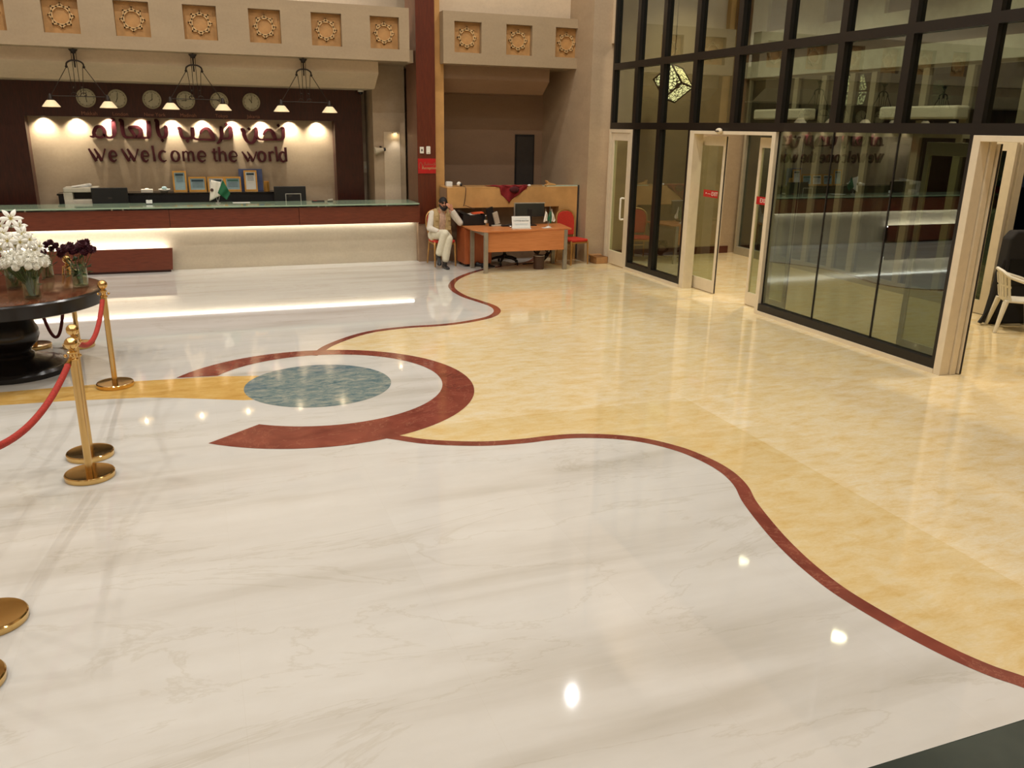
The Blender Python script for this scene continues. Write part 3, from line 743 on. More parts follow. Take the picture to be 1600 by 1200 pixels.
GL = {
 'W': [([(.02, 1.2), (.20, .62), (.40, 0)], [.03, TK, .052]), ([(.38, .02), (.50, .5)], [.022, TN]), ([(.36, 1.2), (.55, .62), (.72, 0)], [.03, TK, .052]), ([(.72, .02), (.86, .6), (1.0, 1.2)], [.024, .020, .028])],
 'w': [([(.0, 1.0), (.20, .52), (.40, 0)], [.024, TK, .05]), ([(.38, .02), (.50, .5)], [.022, TN]), ([(.36, 1.0), (.55, .52), (.72, 0)], [.024, TK, .05]), ([(.72, .02), (.86, .5), (1.0, 1.0)], [.022, .02, .028])],
 'e': [([(.12, .50), (.90, .50)], [TN, TN]), (arc_pts(.52, .5, .40, .50, 2, 322, 26), [.026]*3+[.03]*5+[.036]*3+[TK]*9+[.04]*3+[.03, .026, .022, .016])],
 'l': [([(.28, 1.52), (.45, .8), (.55, 0)], [.042, .036, .046])],
 'c': [(arc_pts(.56, .5, .46, .50, 48, 312, 22), [.036, .034, .03, .03]+[.036]*3+[TK]*9+[.038]*3+[.03, .026, .02, .018])],
 'o': [(arc_pts(.5, .5, .40, .50, 0, 360, 28), [TK]*4+[.036, .03, .026, .026, .03, .036]+[TK]*9+[.036, .03, .026, .026, .03, .036]+[TK]*4)],
 'm': [([(.12, 1.0), (.12, 0)], [.036, .042]), ([(.14, .72), (.24, .92), (.36, .98), (.47, .88), (.50, .7), (.50, 0)], [.018, .022, .03, .036, .04, .042]), ([(.52, .72), (.62, .92), (.74, .98), (.86, .88), (.90, .7), (.91, 0)], [.018, .022, .03, .036, .04, .044])],
 't': [([(.45, 1.28), (.45, .25), (.62, .04), (.95, .08)], [.038, .04, .034, .02]), ([(.05, .95), (.95, .95)], [.024, .024])],
 'h': [([(.18, 1.45), (.18, 0)], [.044, .044]), ([(.22, .72), (.38, .92), (.58, .98), (.76, .86), (.82, .65), (.84, 0)], [.018, .024, .032, .04, .044, .046])],
 'r': [([(.30, 1.0), (.34, 0)], [.04, .046]), ([(.34, .70), (.52, .92), (.74, .98), (.95, .90)], [.018, .026, .036, .03])],
 'd': [([(.82, 1.45), (.84, 0)], [.044, .046]), (arc_pts(.48, .48, .38, .48, 20, 340, 24), [.022, .024, .028, .03, .034]+[.04]*4+[TK]*8+[.04]*3+[.034, .03, .026, .022, .02])],
}
EX = [-1.76, -1.482, -1.436, -1.291, -1.214, -0.93, -0.891, -0.747, -0.694, -0.636, -0.589, -0.438, -0.377, -0.216, -0.181, 0.045, 0.089, 0.258, 0.354, 0.464, 0.464, 0.631, 0.658, 0.826, 0.91, 1.179, 1.193, 1.351, 1.379, 1.509, 1.523, 1.596, 1.596, 1.755]
sg = thing('welcome_sign', 'dark burgundy raised letters reading We Welcome the world, lower line', 'sign', (0, 17.38, 1.787))
for n_, ch in enumerate('WeWelcometheworld'):
    xa, xb = EX[2*n_], EX[2*n_+1]
    q = MB()
    for j, (pts, wds) in enumerate(GL[ch]):
        q.stroke([(xa+(xb-xa)*p[0], p[1]*.185) for p in pts], wds, y0-.002*j, y1)
    q.build('letter', 'letter_dark', sg)
# ------------------------------------------------------------------ downlights over the sign
for i, x in enumerate(HEAD_X):
    t = thing('downlight', 'small lit downlight in the header over the welcome sign', 'downlight', (x, HEAD_Y, 2.56), group='row of downlights over the welcome sign')
    MB().lathe([(.030, -.012), (.052, -.010), (.056, 0)], n=20, caps=False).build('ring', 'silver', t, smooth=True)
    MB().lathe([(0, -.004), (.03, -.004)], n=16, caps=False).build('lens', 'bulb', t)
# ------------------------------------------------------------------ clocks
CX = [-1.66, -1.16, -.59, -.02, .56, 1.13]
CITY = ['Makkah', 'London', 'New York', 'Madinah', 'Tokyo', 'Jakarta']
for i, x in enumerate(CX):
    pos = ['leftmost of the six', 'second of the six from the left, behind a lamp shade', 'third of the six from the left', 'third of the six from the right', 'fifth of the six, behind a lamp shade', 'rightmost of the six'][i]
    t = thing('wall_clock', 'round pale wall clock, '+pos, 'clock', (x, 17.08, 2.875), group='world clocks over the reception')
    FX = Matrix.Rotation(R(90), 4, 'X')
    MB().lathe([(.150, 0), (.160, .012), (.158, .035), (.148, .035), (.144, .022)], n=40, M4=FX, caps=False).build('rim', 'clock_rim', t, smooth=True)
    fc = MB().lathe([(.151, 0), (.146, .02), (0, .021)], n=40, M4=FX, caps=False).build('face', 'clock_face', t)
    q = MB()
    for k in range(12):
        q.box((-.004, -.026, .115), (.004, -.0205, .132), Matrix.Rotation(R(30*k), 4, 'Y'))
    q.lathe([(.128, .0205), (.132, .0225), (.1325, .0205)], n=40, M4=FX, caps=False)
    q.build('hour_marks', 'charcoal', fc)
    for ln, an, wdt in ((.07, 175+30*i, .005), (.105, (i*0+8)*1, .004)):
        B((-wdt, -.031, -.02), (wdt, -.028, ln)).build('hand', 'black', fc, rot=(0, R(an), 0))
    c = text('city_label', CITY[i], .085, 'gold_text', None, (x+.02, 17.074, 2.615))
    tag(c, 'small gilt city name under the wall clock, '+pos.split(',')[0], 'lettering', 'city names under the world clocks')
# ------------------------------------------------------------------ pendant lamps
def pendant(x, label):
    t = thing('pendant_lamp', label, 'pendant lamp', (x, 15.63, 2.70), group='bronze pendant lamps over the reception')
    MB().tube([(0, 0, .885), (0, 0, .60)], .012, 8).lathe([(.0, .80), (.025, .81), (.062, .86), (.07, .872), (.02, .875)], n=20).build('stem', 'bronze', t, smooth=True)
    q = MB().tube(spline([(-.125, 0, .615), (-.115, 0, .665), (-.06, 0, .70), (0, 0, .705), (.06, 0, .70), (.115, 0, .665), (.125, 0, .615)], 5), .013, 8)
    q.sphere((-.125, 0, .61), .022, 10, 8).sphere((.125, 0, .61), .022, 10, 8).tube([(-.035, 0, .86), (-.035, 0, .70)], .005, 6).tube([(.035, 0, .86), (.035, 0, .70)], .005, 6)
    q.build('bow', 'bronze', t, smooth=True)
    q = MB()
    for s in (-1, 1):
        q.tube([(s*.13, 0, .60), (s*.40, 0, .17)], .006, 6).tube([(s*.105, 0, .60), (s*.07, 0, .19)], .005, 6).tube([(s*.03, 0, .70), (s*.035, 0, .19)], .005, 6)
        q.sphere((s*.06, 0, .30), .016, 8, 6)
    q.build('hanging_rods', 'bronze', t)
    q = MB().tube([(-.42, 0, .165), (.42, 0, .165)], .0065, 8)
    for s in (-1, 1):
        q.tube(spline([(s*.02, 0, .17), (s*.05, 0, .215), (s*.10, 0, .21), (s*.11, 0, .18), (s*.08, 0, .175)], 5), .007, 6)
    q.build('crossbar', 'bronze', t, smooth=True)
    for s in (-1, 1):
        MB().lathe([(.01, .20), (.028, .17), (.04, .115), (.055, .105), (.05, .095)], (s*.415, 0, 0), 16).build('shade_cap', 'bronze', t, smooth=True)
        sh = MB().lathe([(.04, .108), (.07, .085), (.135, 0), (.130, -.004), (.066, .078), (.036, .10)], (s*.415, 0, 0), 32, caps=False).build('lamp_shade', 'shade', t, smooth=True)
        MB().sphere((s*.415, 0, .035), .03, 12, 8).build('bulb', 'bulb', sh, smooth=True)
    return t
for x, w_ in ((-1.62, 'leftmost of three, over the left monitor'), (.155, 'middle one of three, above the flags'), (1.945, 'rightmost of three, near the red column')):
    pendant(x, 'bronze two-shade pendant lamp, '+w_)
# ------------------------------------------------------------------ things on counter and credenza
t = thing('printer', 'pale grey office printer with papers on top, left end of the reception', 'printer', (-1.88, 16.59, .80))
B((-.26, -.2, 0), (.28, .22, .38)).build('lower_body', 'printer_grey', t, bevel=.01)
B((-.26, -.2, .50), (.28, .22, .58)).build('scanner_lid', 'printer_grey', t, bevel=.012)
B((-.26, -.2, .38), (-.12, .22, .50)).build('side_column', 'printer_grey', t)
B((-.12, .0, .38), (.28, .22, .50)).build('paper_slot', 'black', t)
t = thing('paper_stack', 'loose white papers lying on the grey printer', 'papers', (-1.86, 16.59, 1.382))
for k in range(3):
    B((-.15, -.1, k*.012), (.15, .1, k*.012+.009)).build('sheet', 'paper', t, rot=(0, R(-4*k), R(12*k-10)))
def monitor(name, label, loc, w, h, rz, trim=False):
    t = thing(name, label, 'monitor', loc, rz)
    B((-w/2, -.02, .16), (w/2, .025, .16+h)).build('screen_back', 'screen' if trim else 'black', t, bevel=.006)
    if trim:
        B((-w/2-.006, -.022, .155+h), (w/2+.006, .03, .17+h)).build('top_edge', 'silver', t)
        B((-w/2-.008, -.022, .155), (-w/2+.002, .03, .165+h)).build('side_edge', 'silver', t)
    B((-.04, -.03, .02), (.04, .01, .3)).build('neck', 'black', t)
    B((-.12, -.10, 0), (.12, .08, .02)).build('foot', 'black', t, bevel=.005)
    B((-.03, -.0225, .16+h*.55), (.03, -.02, .16+h*.62)).build('back_mark', 'charcoal', t)
monitor('computer_monitor', 'black monitor back at the left of the reception, below the left pendant', (-1.41, 16.34, .80), .58, .42, 0)
monitor('computer_monitor', 'black monitor back at the right of the reception, behind the small frame', (1.66, 16.34, .80), .58, .42, 0)
def cert(x, w, h, label, mat2, lean=-8, z=1.24, y=17.20):
    t = thing('framed_certificate', label, 'frame', (x, y, z), group='gilt certificate frames on the credenza')
    q = MB().box((-w/2, -.012, 0), (-w/2+.028, .012, h)).box((w/2-.028, -.012, 0), (w/2, .012, h)).box((-w/2+.028, -.012, 0), (w/2-.028, .012, .03)).box((-w/2+.028, -.012, h-.03), (w/2-.028, .012, h))
    q.build('frame', 'gold_frame', t, rot=(R(lean), 0, 0))
    sh = B((-w/2+.026, -.002, .028), (w/2-.026, .008, h-.028)).build('sheet', 'ink_blue' if mat2 != 'paper' else 'paper', t, rot=(R(lean), 0, 0))
    B((-w/2+.05, -.005, h-.09), (w/2-.05, -.002, h-.05)).build('heading', mat2 if mat2 != 'paper' else 'ink', sh)
    q = MB()
    for k in range(4):
        q.box((-w/2+.06, -.004, h-.115-k*.025), (w/2-.06, -.0022, h-.108-k*.025))
    q.build('text_lines', 'ink', sh)
cert(-.26, .24, .38, 'tall gilt certificate frame, first of five on the credenza', 'ink')
cert(.05, .31, .27, 'wide gilt certificate frame, second of five on the credenza', 'ink')
cert(.385, .31, .27, 'wide gilt certificate frame partly behind the white flag', 'paper')
cert(.69, .30, .27, 'wide gilt certificate frame with green heading behind the green flag', 'green_print')
cert(1.02, .24, .39, 'tall gilt certificate frame before the blue board', 'paper', y=17.17)
t = thing('blue_board', 'pale blue board standing on the credenza behind the right tall frame', 'board', (1.03, 17.3, 1.24))
B((-.22, -.006, .0), (.22, .006, .41)).build('panel', 'blue_board', t)
B((-.05, .0, .0), (.05, .05, .2)).build('stay', 'blue_board', t)
t = thing('candle_holder', 'small amber glass candle holder at the right end of the credenza', 'candle holder', (1.30, 17.05, 1.24))
MB().lathe([(.05, 0), (.055, .01), (.05, .19), (.044, .19), (.044, .012)], n=20).build('holder', 'gold_frame', t, smooth=True)
MB().lathe([(.03, .012), (.03, .07), (0, .075)], n=14).build('candle', 'bulb', t, smooth=True)
t = thing('tissue_box', 'low white box on the credenza, left of the frames', 'box', (-.84, 17.05, 1.24))
B((-.10, -.06, 0), (.10, .06, .06)).build('carton', 'white', t, bevel=.006)
MB().sphere((0, 0, .062), .03, 10, 8, (1.4, .8, .6)).build('tissue', 'paper', t, smooth=True)
t = thing('napkin_bowl', 'white bowl with pale blue napkin on the credenza, beside the tall frame', 'bowl', (-.54, 17.05, 1.24))
MB().lathe([(.05, 0), (.1, .04), (.105, .06), (.09, .05), (.04, .02)], n=20).build('bowl', 'white', t, smooth=True)
MB().sphere((.0, 0, .075), .05, 10, 8, (1, 1, .7)).build('napkin', 'ink_blue', t, smooth=True)
t = thing('card_holder', 'small white card on a black stand on the glass counter top', 'card holder', (-.77, 15.95, 1.122))
B((-.055, -.02, 0), (.055, .02, .012)).build('foot', 'black', t)
B((-.05, -.006, .012), (.05, .0, .075)).build('card', 'paper', t, rot=(R(-10), 0, 0))
MB().tube([(0, .01, .012), (0, .01, .14)], .006, 8).build('post', 'black', t)
def flag_cloth(name, parent, mat, pole_top, pts, th=.004):
    q = MB()
    n = len(pts)
    q.prism(pts, -th, th, 'xz')
    return q.build(name, mat, parent, loc=pole_top)
t = thing('table_flags', 'white and green desk flags on a forked stand on the glass counter', 'flags', (.36, 15.95, 1.122))
MB().lathe([(.05, 0), (.05, .012), (.012, .02), (.01, .05)], n=20).build('stand', 'silver', t, smooth=True)
MB().tube([(-.005, 0, .03), (-.09, 0, .40)], .004, 6).tube([(.01, 0, .03), (.11, 0, .40)], .004, 6).build('poles', 'silver', t)
def drape(parent, mat, top, pts, name, waves=.012):
    q = MB(); n = 10
    # cloth hanging from the pole: rows of points with folds in y
    (ax, az), (bx, bz), (cx, cz), (dx, dz) = pts
    vs = []; fs = []
    for i in range(n+1):
        s = i/n
        for j in range(n+1):
            r = j/n
            x = (ax*(1-s)+bx*s)*(1-r)+(dx*(1-s)+cx*s)*r
            z = (az*(1-s)+bz*s)*(1-r)+(dz*(1-s)+cz*s)*r
            vs.append((x, top+math.sin(s*9+r*2)*waves, z))
    for i in range(n):
        for j in range(n):
            k = i*(n+1)+j
            fs.append((k, k+1, k+n+2, k+n+1))
    q.add(vs, fs)
    o = q.build(name, mat, parent, smooth=True)
    md = o.modifiers.new('cloth', 'SOLIDIFY'); md.thickness = .003
    return o
fw_ = drape(t, 'paper', -.01, [(-.09, .41), (.07, .37), (.06, .14), (-.14, .04)], 'white_flag')
fw_.data.materials[0] = MT['white']
MB().lathe([(0, 0), (.028, 0), (.028, .003), (0, .003)], (0, 0, 0), 16, Matrix.Translation((-.085, -.026, .235)) @ Matrix.Rotation(R(90), 4, 'X')).build('emblem', 'facade_brown', t)
drape(t, 'flag_green', -.03, [(.11, .41), (.22, .17), (.15, .06), (.01, .18)], 'green_flag', .016)
t = thing('tent_frame', 'empty silver tent frame on the glass counter before the right monitor', 'frame', (1.675, 15.95, 1.122))
MB().box((-.14, -.006, 0), (-.128, .006, .15)).box((.128, -.006, 0), (.14, .006, .15)).box((-.14, -.006, .145), (.14, .006, .157)).build('frame', 'silver', t)
t = thing('pen_tray', 'flat dark pen tray on the glass counter, right of the silver frame', 'tray', (2.12, 15.95, 1.122))
MB().box((-.11, -.04, 0), (.11, .04, .012)).box((-.11, -.04, .012), (.11, -.034, .022)).box((-.11, .034, .012), (.11, .04, .022)).build('tray', 'charcoal', t)
MB().tube([(-.08, 0, .02), (-.02, .01, .02)], .006, 8).build('pen', 'sign_red', t)
t = thing('stapler', 'small grey stapler at the right end of the glass counter', 'stapler', (2.34, 15.95, 1.122))
B((-.05, -.018, 0), (.05, .018, .016)).build('foot', 'charcoal', t, bevel=.004)
MB().prism([(-.05, .018), (.05, .03), (.05, .052), (-.03, .045)], -.016, .016, 'xz').build('arm', 'printer_grey', t, bevel=.004)
t = thing('document', 'white sheet lying on the glass counter near the flags', 'paper', (.76, 16.0, 1.1225))
B((-.15, -.1, 0), (.15, .1, .002)).build('sheet', 'paper', t)
# ------------------------------------------------------------------ things on the walls
t = thing('wall_lamp', 'small cream cone spotlight on the stone pier left of the red column', 'wall lamp', (3.45, 16.6, 2.05))
MB().box((-.02, -.03, -.03), (.02, 0, .06)).build('bracket', 'bronze', t)
MB().lathe([(.03, 0), (.075, .17), (.07, .17), (.0, .01)], (0, 0, 0), 24, Matrix.Translation((.04, -.10, 0)) @ Matrix.Rotation(R(-100), 4, 'Y')).build('horn', 'frame_white', t, smooth=True)
MB().lathe([(.032, 0), (.032, .04)], (0, 0, 0), 16, Matrix.Translation((.04, -.10, 0)) @ Matrix.Rotation(R(80), 4, 'Y')).build('driver', 'black', t)
t = thing('puck_light', 'tiny lit puck light at the top of the stone niche left of the column', 'light', (3.74, 16.585, 2.36))
MB().box((-.05, -.09, 0), (.05, 0, .025)).build('housing', 'wall_lit' if False else 'frame_white', t)
MB().lathe([(0, -.003), (.03, -.003)], (0, -.05, 0), 16, caps=False).build('lens', 'bulb', t)
t = thing('switch_plate', 'white control plate low on the dark wall strip beside the portal', 'switch', (3.25, 17.40, 1.68))
B((-.0, -.014, -.11), (.09, 0, .11)).build('plate', 'frame_white', t, bevel=.003)
B((.03, -.018, -.03), (.06, -.013, .03)).build('rocker', 'white', t)
t = thing('dome_camera', 'small white dome camera under the bulkhead at the right end of the portal', 'camera', (3.17, 16.95, 3.14))
MB().lathe([(.06, 0), (.06, -.03), (.05, -.03)], n=20).build('mount', 'white', t, smooth=True)
MB().sphere((0, 0, -.035), .045, 16, 8).build('dome', 'black', t, smooth=True)
t = thing('thermostat', 'square white thermostat on the red column', 'thermostat', (4.0, 15.53, 2.07))
B((-.038, -.018, -.058), (.038, 0, .058)).build('case', 'white', t, bevel=.004)
B((-.012, -.021, -.02), (.012, -.017, .02)).build('display', 'charcoal', t)
t = thing('card_reader', 'rounded white card reader on the red column, right of the thermostat', 'card reader', (4.125, 15.53, 2.07))
B((-.04, -.022, -.07), (.04, 0, .07)).build('case', 'white', t, bevel=.012)
B((-.015, -.024, -.05), (.015, -.021, -.04)).build('slot', 'drain', t)
t = thing('column_sign', 'red sign with pale lettering on the red column', 'sign', (4.095, 15.53, 1.785))
B((-.172, -.012, -.135), (.172, 0, .135)).build('panel', 'sign_red', t, bevel=.002)
text('lettering', 'Reception', .07, 'ledge_edge', t, (.045, -.0135, -.035), depth=.001)
text('lettering', '\ufedd\ufe8e\ufe92\ufed8\ufe98\ufeb3\ufef9\ufe8d', .07, 'gold_text', t, (.045, -.0135, .04), depth=.001)
q = MB()
for s in (-1, 1):
    q.tube(spline([(-.12, 0, .07), (-.12+s*.022, 0, .04), (-.12+s*.03, 0, -.005), (-.12+s*.022, 0, -.05)], 4), .004, 6)
q.build('emblem', 'gold_text', t, loc=(0, -.0135, 0))
# ================================================================== marble desk right of the column
MD = thing('marble_counter', 'honey marble counter behind the office desk with recessed dark lower panel', 'counter', (5.7, 15.3, 0))
part('front_band', (4.35, 15.05, 1.05), (7.012, 15.10, 1.40), 'onyx', MD)
part('top_slab', (4.35, 15.05, 1.40), (7.012, 15.60, 1.425), 'onyx', MD, bevel=.003)
part('left_cheek', (4.35, 15.10, 1.05), (4.40, 15.58, 1.40), 'onyx_dark', MD)  # darker stone than the front: shade on this side put into the colour
part('right_post', (6.60, 15.05, 0), (7.012, 15.45, 1.05), 'onyx', MD)
part('lower_panel', (4.47, 15.50, 0), (6.60, 15.56, 1.05), 'onyx_dark', MD)
part('edge_trim', (6.985, 15.035, .02), (7.012, 15.05, 1.45), 'charcoal', MD)
part('glass_ledge', (6.35, 15.08, 1.425), (7.015, 15.30, 1.437), 'glass_edge', MD)
t = thing('small_box', 'pale square box on the left end of the marble counter by the pilaster', 'box', (4.47, 15.35, 1.425))
B((-.055, -.05, 0), (.055, .05, .085)).build('case', 'paper', t, bevel=.006)
t = thing('webcam', 'small white and black webcam with cable on the marble counter', 'camera', (4.62, 15.2, 1.425))
MB().sphere((0, 0, .05), .045, 14, 10, (1, .8, 1)).build('body', 'white', t, smooth=True)
MB().sphere((.03, -.02, .04), .03, 12, 8).build('lens', 'black', t, smooth=True)
MB().tube(spline([(.03, 0, .02), (.08, -.10, .01), (.085, -.158, -.03), (.07, -.162, -.2), (.04, -.162, -.34)], 6), .006, 6).build('cable', 'facade_brown', t, smooth=True)
t = thing('draped_scarf', 'crimson cloth draped over the front edge of the marble counter', 'cloth', (5.6, 15.05, 1.425))
q = MB()
rows = [(-.42, .0, .30), (-.40, .006, .20), (-.38, .010, .10)]
def cloth_grid(outline_top, outline_bot, n, mrows, yfun):
    vs = []; fs = []
    for i in range(n+1):
        s = i/n
        tx, tz = outline_top(s); bx, bz = outline_bot(s)
        for j in range(mrows+1):
            r = j/mrows
            vs.append((tx*(1-r)+bx*r, yfun(s, r), tz*(1-r)+bz*r))
    for i in range(n):
        for j in range(mrows):
            k = i*(mrows+1)+j
            fs.append((k, k+1, k+mrows+2, k+mrows+1))
    return vs, fs
vs, fs = cloth_grid(lambda s: (-.24+.58*s, .014), lambda s: (-.20+.16*min(1, s/.35)+(.36*max(0, s-.35)/.65), -.30+.30*abs(s-.35)**.8*1.25), 20, 10, lambda s, r: -.012-.012*math.sin(s*16+r*3))
q.add(vs, fs)
vs, fs = cloth_grid(lambda s: (-.46+.92*s, .01), lambda s: (-.30+.62*s, .012), 20, 6, lambda s, r: .20-.215*r)
vs = [(x, y, .012+.010*math.sin(x*30+y*20)) for x, y, z in vs]
q.add(vs, fs)
o = q.build('cloth', 'scarf', t, smooth=True); md = o.modifiers.new('th', 'SOLIDIFY'); md.thickness = .006
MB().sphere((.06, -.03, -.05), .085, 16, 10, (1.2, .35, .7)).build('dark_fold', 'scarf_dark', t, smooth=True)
t = thing('paper_scrap', 'tiny crumpled white paper beside the crimson cloth', 'paper', (6.0, 15.12, 1.425))
MB().sphere((0, 0, .02), .03, 8, 6, (1.2, 1, .7)).build('ball', 'paper', t)
t = thing('cloth_bundle', 'small folded ochre cloth on the right part of the marble counter', 'cloth', (6.42, 15.15, 1.437))
MB().prism([(-.09, 0), (.14, 0), (.12, .03), (-.01, .06), (-.05, .10), (-.07, .09), (-.04, .04)], -.05, .05, 'xz').build('fold', 'gold_frame', t, bevel=.01)
bpy.data.objects[t.children[0].name].data.materials[0] = MT['onyx']
# ================================================================== office desk
DK = thing('office_desk', 'cherry laminate office desk with grey metal legs facing the lobby', 'desk', (5.55, 14.3, 0))
q = MB().prism([(-.86, -.36), (-.80, -.40), (.86, -.30), (.98, .50), (-.32, .50), (-.32, .78), (-.98, .78), (-.98, -.05)], .725, .752, 'xy')
q.build('desk_top', 'desk', DK, bevel=.004)
q = MB().box((-.77, -.335, .37), (.70, -.312, .725)).build('front_panel', 'desk', DK)
def frame_leg(x, y):
    return MB().box((x-.035, y-.03, 0), (x+.035, y+.03, .725)).build('leg', 'grey_metal', DK, bevel=.004)
frame_leg(-.82, -.36); frame_leg(-.86, .30); frame_leg(.74, -.30); frame_leg(.80, .40)
MB().box((-.865, -.33, .67), (-.80, .27, .725)).build('side_rail', 'grey_metal', DK)
MB().box((.72, -.27, .67), (.79, .37, .725)).build('side_rail', 'grey_metal', DK)
PD = thing('drawer_pedestal', 'dark cherry drawer cabinet under the left end of the desk', 'cabinet', (4.86, 14.97, 0))
B((-.28, -.25, .05), (.24, .24, .715)).build('carcass', 'desk_dark', PD)
for k in range(3):
    o = B((.242, -.23, .08+k*.21), (.256, .22, .08+k*.21+.195)).build('drawer', 'desk_dark', PD)
    B((.256, -.06, .08+k*.21+.13), (.27, .06, .08+k*.21+.145)).build('handle', 'grey_metal', o)
for sx in (-1, 1):
    for sy in (-1, 1):
        MB().lathe([(.03, 0), (.03, .05)], (-.02+sx*.2, sy*.18, 0), 12).build('caster', 'black', PD)
t = thing('document_tray', 'black document tray heaped with white and orange papers on the desk', 'tray', (4.80, 14.93, .752))
q = MB().box((-.22, -.14, 0), (.21, -.13, .19)).box((-.22, .13, 0), (.21, .14, .19)).box((-.22, -.13, 0), (-.21, .13, .19)).box((.20, -.13, 0), (.21, .13, .19)).box((-.22, -.14, 0), (.21, .14, .01))
q.build('tray', 'black', t)
MB().prism([(-.30, .25), (-.27, .28), (-.02, .16), (-.08, .12)], -.13, .12, 'xz').build('raised_lid', 'black', t)
B((-.10, -.12, .19), (.12, .12, .20)).build('white_papers', 'paper', t, rot=(0, R(-4), R(5)))
B((.0, -.13, .203), (.21, .11, .215)).build('orange_papers', 'orange', t, rot=(0, R(-5), R(-8)))
B((-.26, -.14, .27), (-.10, .02, .278)).build('brown_folder', 'facade_brown', t, rot=(0, R(22), 0))
t = thing('water_bottle', 'small clear plastic water bottle on the desk beside the tray', 'bottle', (4.97, 14.66, .752))
MB().lathe([(.028, 0), (.03, .02), (.03, .13), (.012, .17), (.012, .185)], n=16).build('bottle', 'clear', t, smooth=True)
MB().lathe([(.031, .06), (.031, .11)], n=16, caps=False).build('bottle_label', 'white', t, smooth=True)
MB().lathe([(.014, .183), (.014, .2), (0, .2)], n=12).build('cap', 'white', t)
t = thing('desk_screen', 'tilted black screen with pale stand on the desk, left of the silver monitor', 'monitor', (5.13, 14.62, .752), R(12))
B((-.11, -.015, .02), (.03, .015, .36)).build('screen', 'black', t, rot=(0, R(-14), 0))
B((-.0, -.05, .03), (.10, -.02, .25)).build('stand', 'printer_grey', t, rot=(0, R(-16), 0))
B((-.08, -.08, 0), (.13, .07, .025)).build('foot', 'printer_grey', t, bevel=.005)
t = thing('keyboard', 'black keyboard and cables lying on the desk', 'keyboard', (5.43, 14.55, .752), R(4))
B((-.2, -.06, 0), (.08, .06, .02)).build('body', 'black', t, bevel=.004)
q = MB()
for r_ in range(4):
    for c_ in range(12):
        q.box((-.19+c_*.022, -.05+r_*.026, .02), (-.172+c_*.022, -.03+r_*.026, .026))
q.build('keys', 'charcoal', t)
MB().tube(spline([(-.1, .06, .01), (.0, .1, .02), (.06, .06, .03), (.1, .0, .012)], 5), .008, 6).build('cable', 'black', t, smooth=True)
t = thing('computer_mouse', 'small silver mouse beside the keyboard on the desk', 'mouse', (5.36, 14.40, .752))
MB().sphere((0, 0, .012), .035, 14, 8, (.8, 1.2, .5)).build('shell', 'silver', t, smooth=True)
monitor('computer_monitor', 'silver edged monitor back standing on the office desk', (5.80, 14.58, .752), .58, .25, R(-3), True)
t = thing('desk_sign', 'white tent sign with dark print at the front edge of the office desk', 'sign', (5.46, 14.10, .752), R(-6))
B((-.17, -.004, .02), (.17, .004, .225)).build('face', 'paper', t, rot=(R(-14), 0, 0))
B((-.175, -.05, 0), (.175, .07, .018)).build('foot', 'white', t, bevel=.003)
sp = bpy.data.objects.new('print', None)
bpy.data.objects.remove(sp)
text('lettering', 'CUSTOMER RELATION', .028, 'ink', t, (0, .0285-.001, .14), (R(90-14), 0, 0), .0006)
q = MB().box((-.13, -.0056, .085), (.13, -.0042, .089)).box((-.11, -.0056, .07), (.11, -.0042, .074)).box((-.11, -.0056, .175), (.11, -.0042, .180))
q.build('small_print', 'ink_blue', t, rot=(R(-14), 0, 0))
t = thing('desk_flags', 'small white and green flags on a pale stand at the right of the desk', 'flags', (6.05, 14.25, .752))
MB().lathe([(.045, 0), (.045, .012), (.01, .02)], n=16).build('stand', 'white', t, smooth=True)
MB().tube([(0, 0, .01), (-.06, 0, .33)], .003, 6).tube([(0, 0, .01), (.03, 0, .33)], .003, 6).tube([(0, 0, .01), (.07, 0, .32)], .003, 6).build('poles', 'silver', t)
o = drape(t, 'white', -.005, [(-.065, .30), (-.02, .24), (-.035, .11), (-.10, .09)], 'white_flag', .008)
o = drape(t, 'flag_green', .005, [(.03, .33), (.07, .2), (.05, .06), (-.02, .13)], 'green_flag', .01)
o = drape(t, 'white', .015, [(.06, .33), (.15, .12), (.12, .09), (.06, .1)], 'pale_flag', .008)
t = thing('notepad', 'white notes lying on the desk below the flags', 'paper', (5.98, 14.16, .7525), R(20))
B((-.09, -.05, 0), (.09, .05, .003)).build('sheet', 'paper', t)
# swivel chair base under the desk
t = thing('swivel_chair', 'black swivel chair pushed under the desk, its star base showing', 'chair', (5.42, 14.86, 0), R(20))
q = MB()
for k in range(5):
    a = 2*PI*k/5
    q.tube([(.03*math.cos(a), .03*math.sin(a), .14), (.16*math.cos(a), .16*math.sin(a), .125), (.29*math.cos(a), .29*math.sin(a), .085)], [.03, .026, .018], 8)
q.build('star_base', 'black', t, smooth=True)
for k in range(5):
    a = 2*PI*k/5
    MB().sphere((.29*math.cos(a), .29*math.sin(a), .032), .032, 12, 8, (.7, .7, 1)).tube([(.29*math.cos(a), .29*math.sin(a), .05), (.29*math.cos(a), .29*math.sin(a), .09)], .01, 6).build('caster', 'black', t, smooth=True)
MB().lathe([(.05, .11), (.05, .18), (.028, .2), (.028, .42)], n=16).build('gas_lift', 'black', t, smooth=True)
B((-.22, -.2, .42), (.22, .2, .49)).build('seat', 'black_soft', t, bevel=.03, seg=3)
B((-.2, .17, .56), (.2, .21, .70)).build('backrest', 'black_soft', t, bevel=.02)
MB().box((-.03, .16, .44), (.03, .2, .6)).build('back_bar', 'black', t)
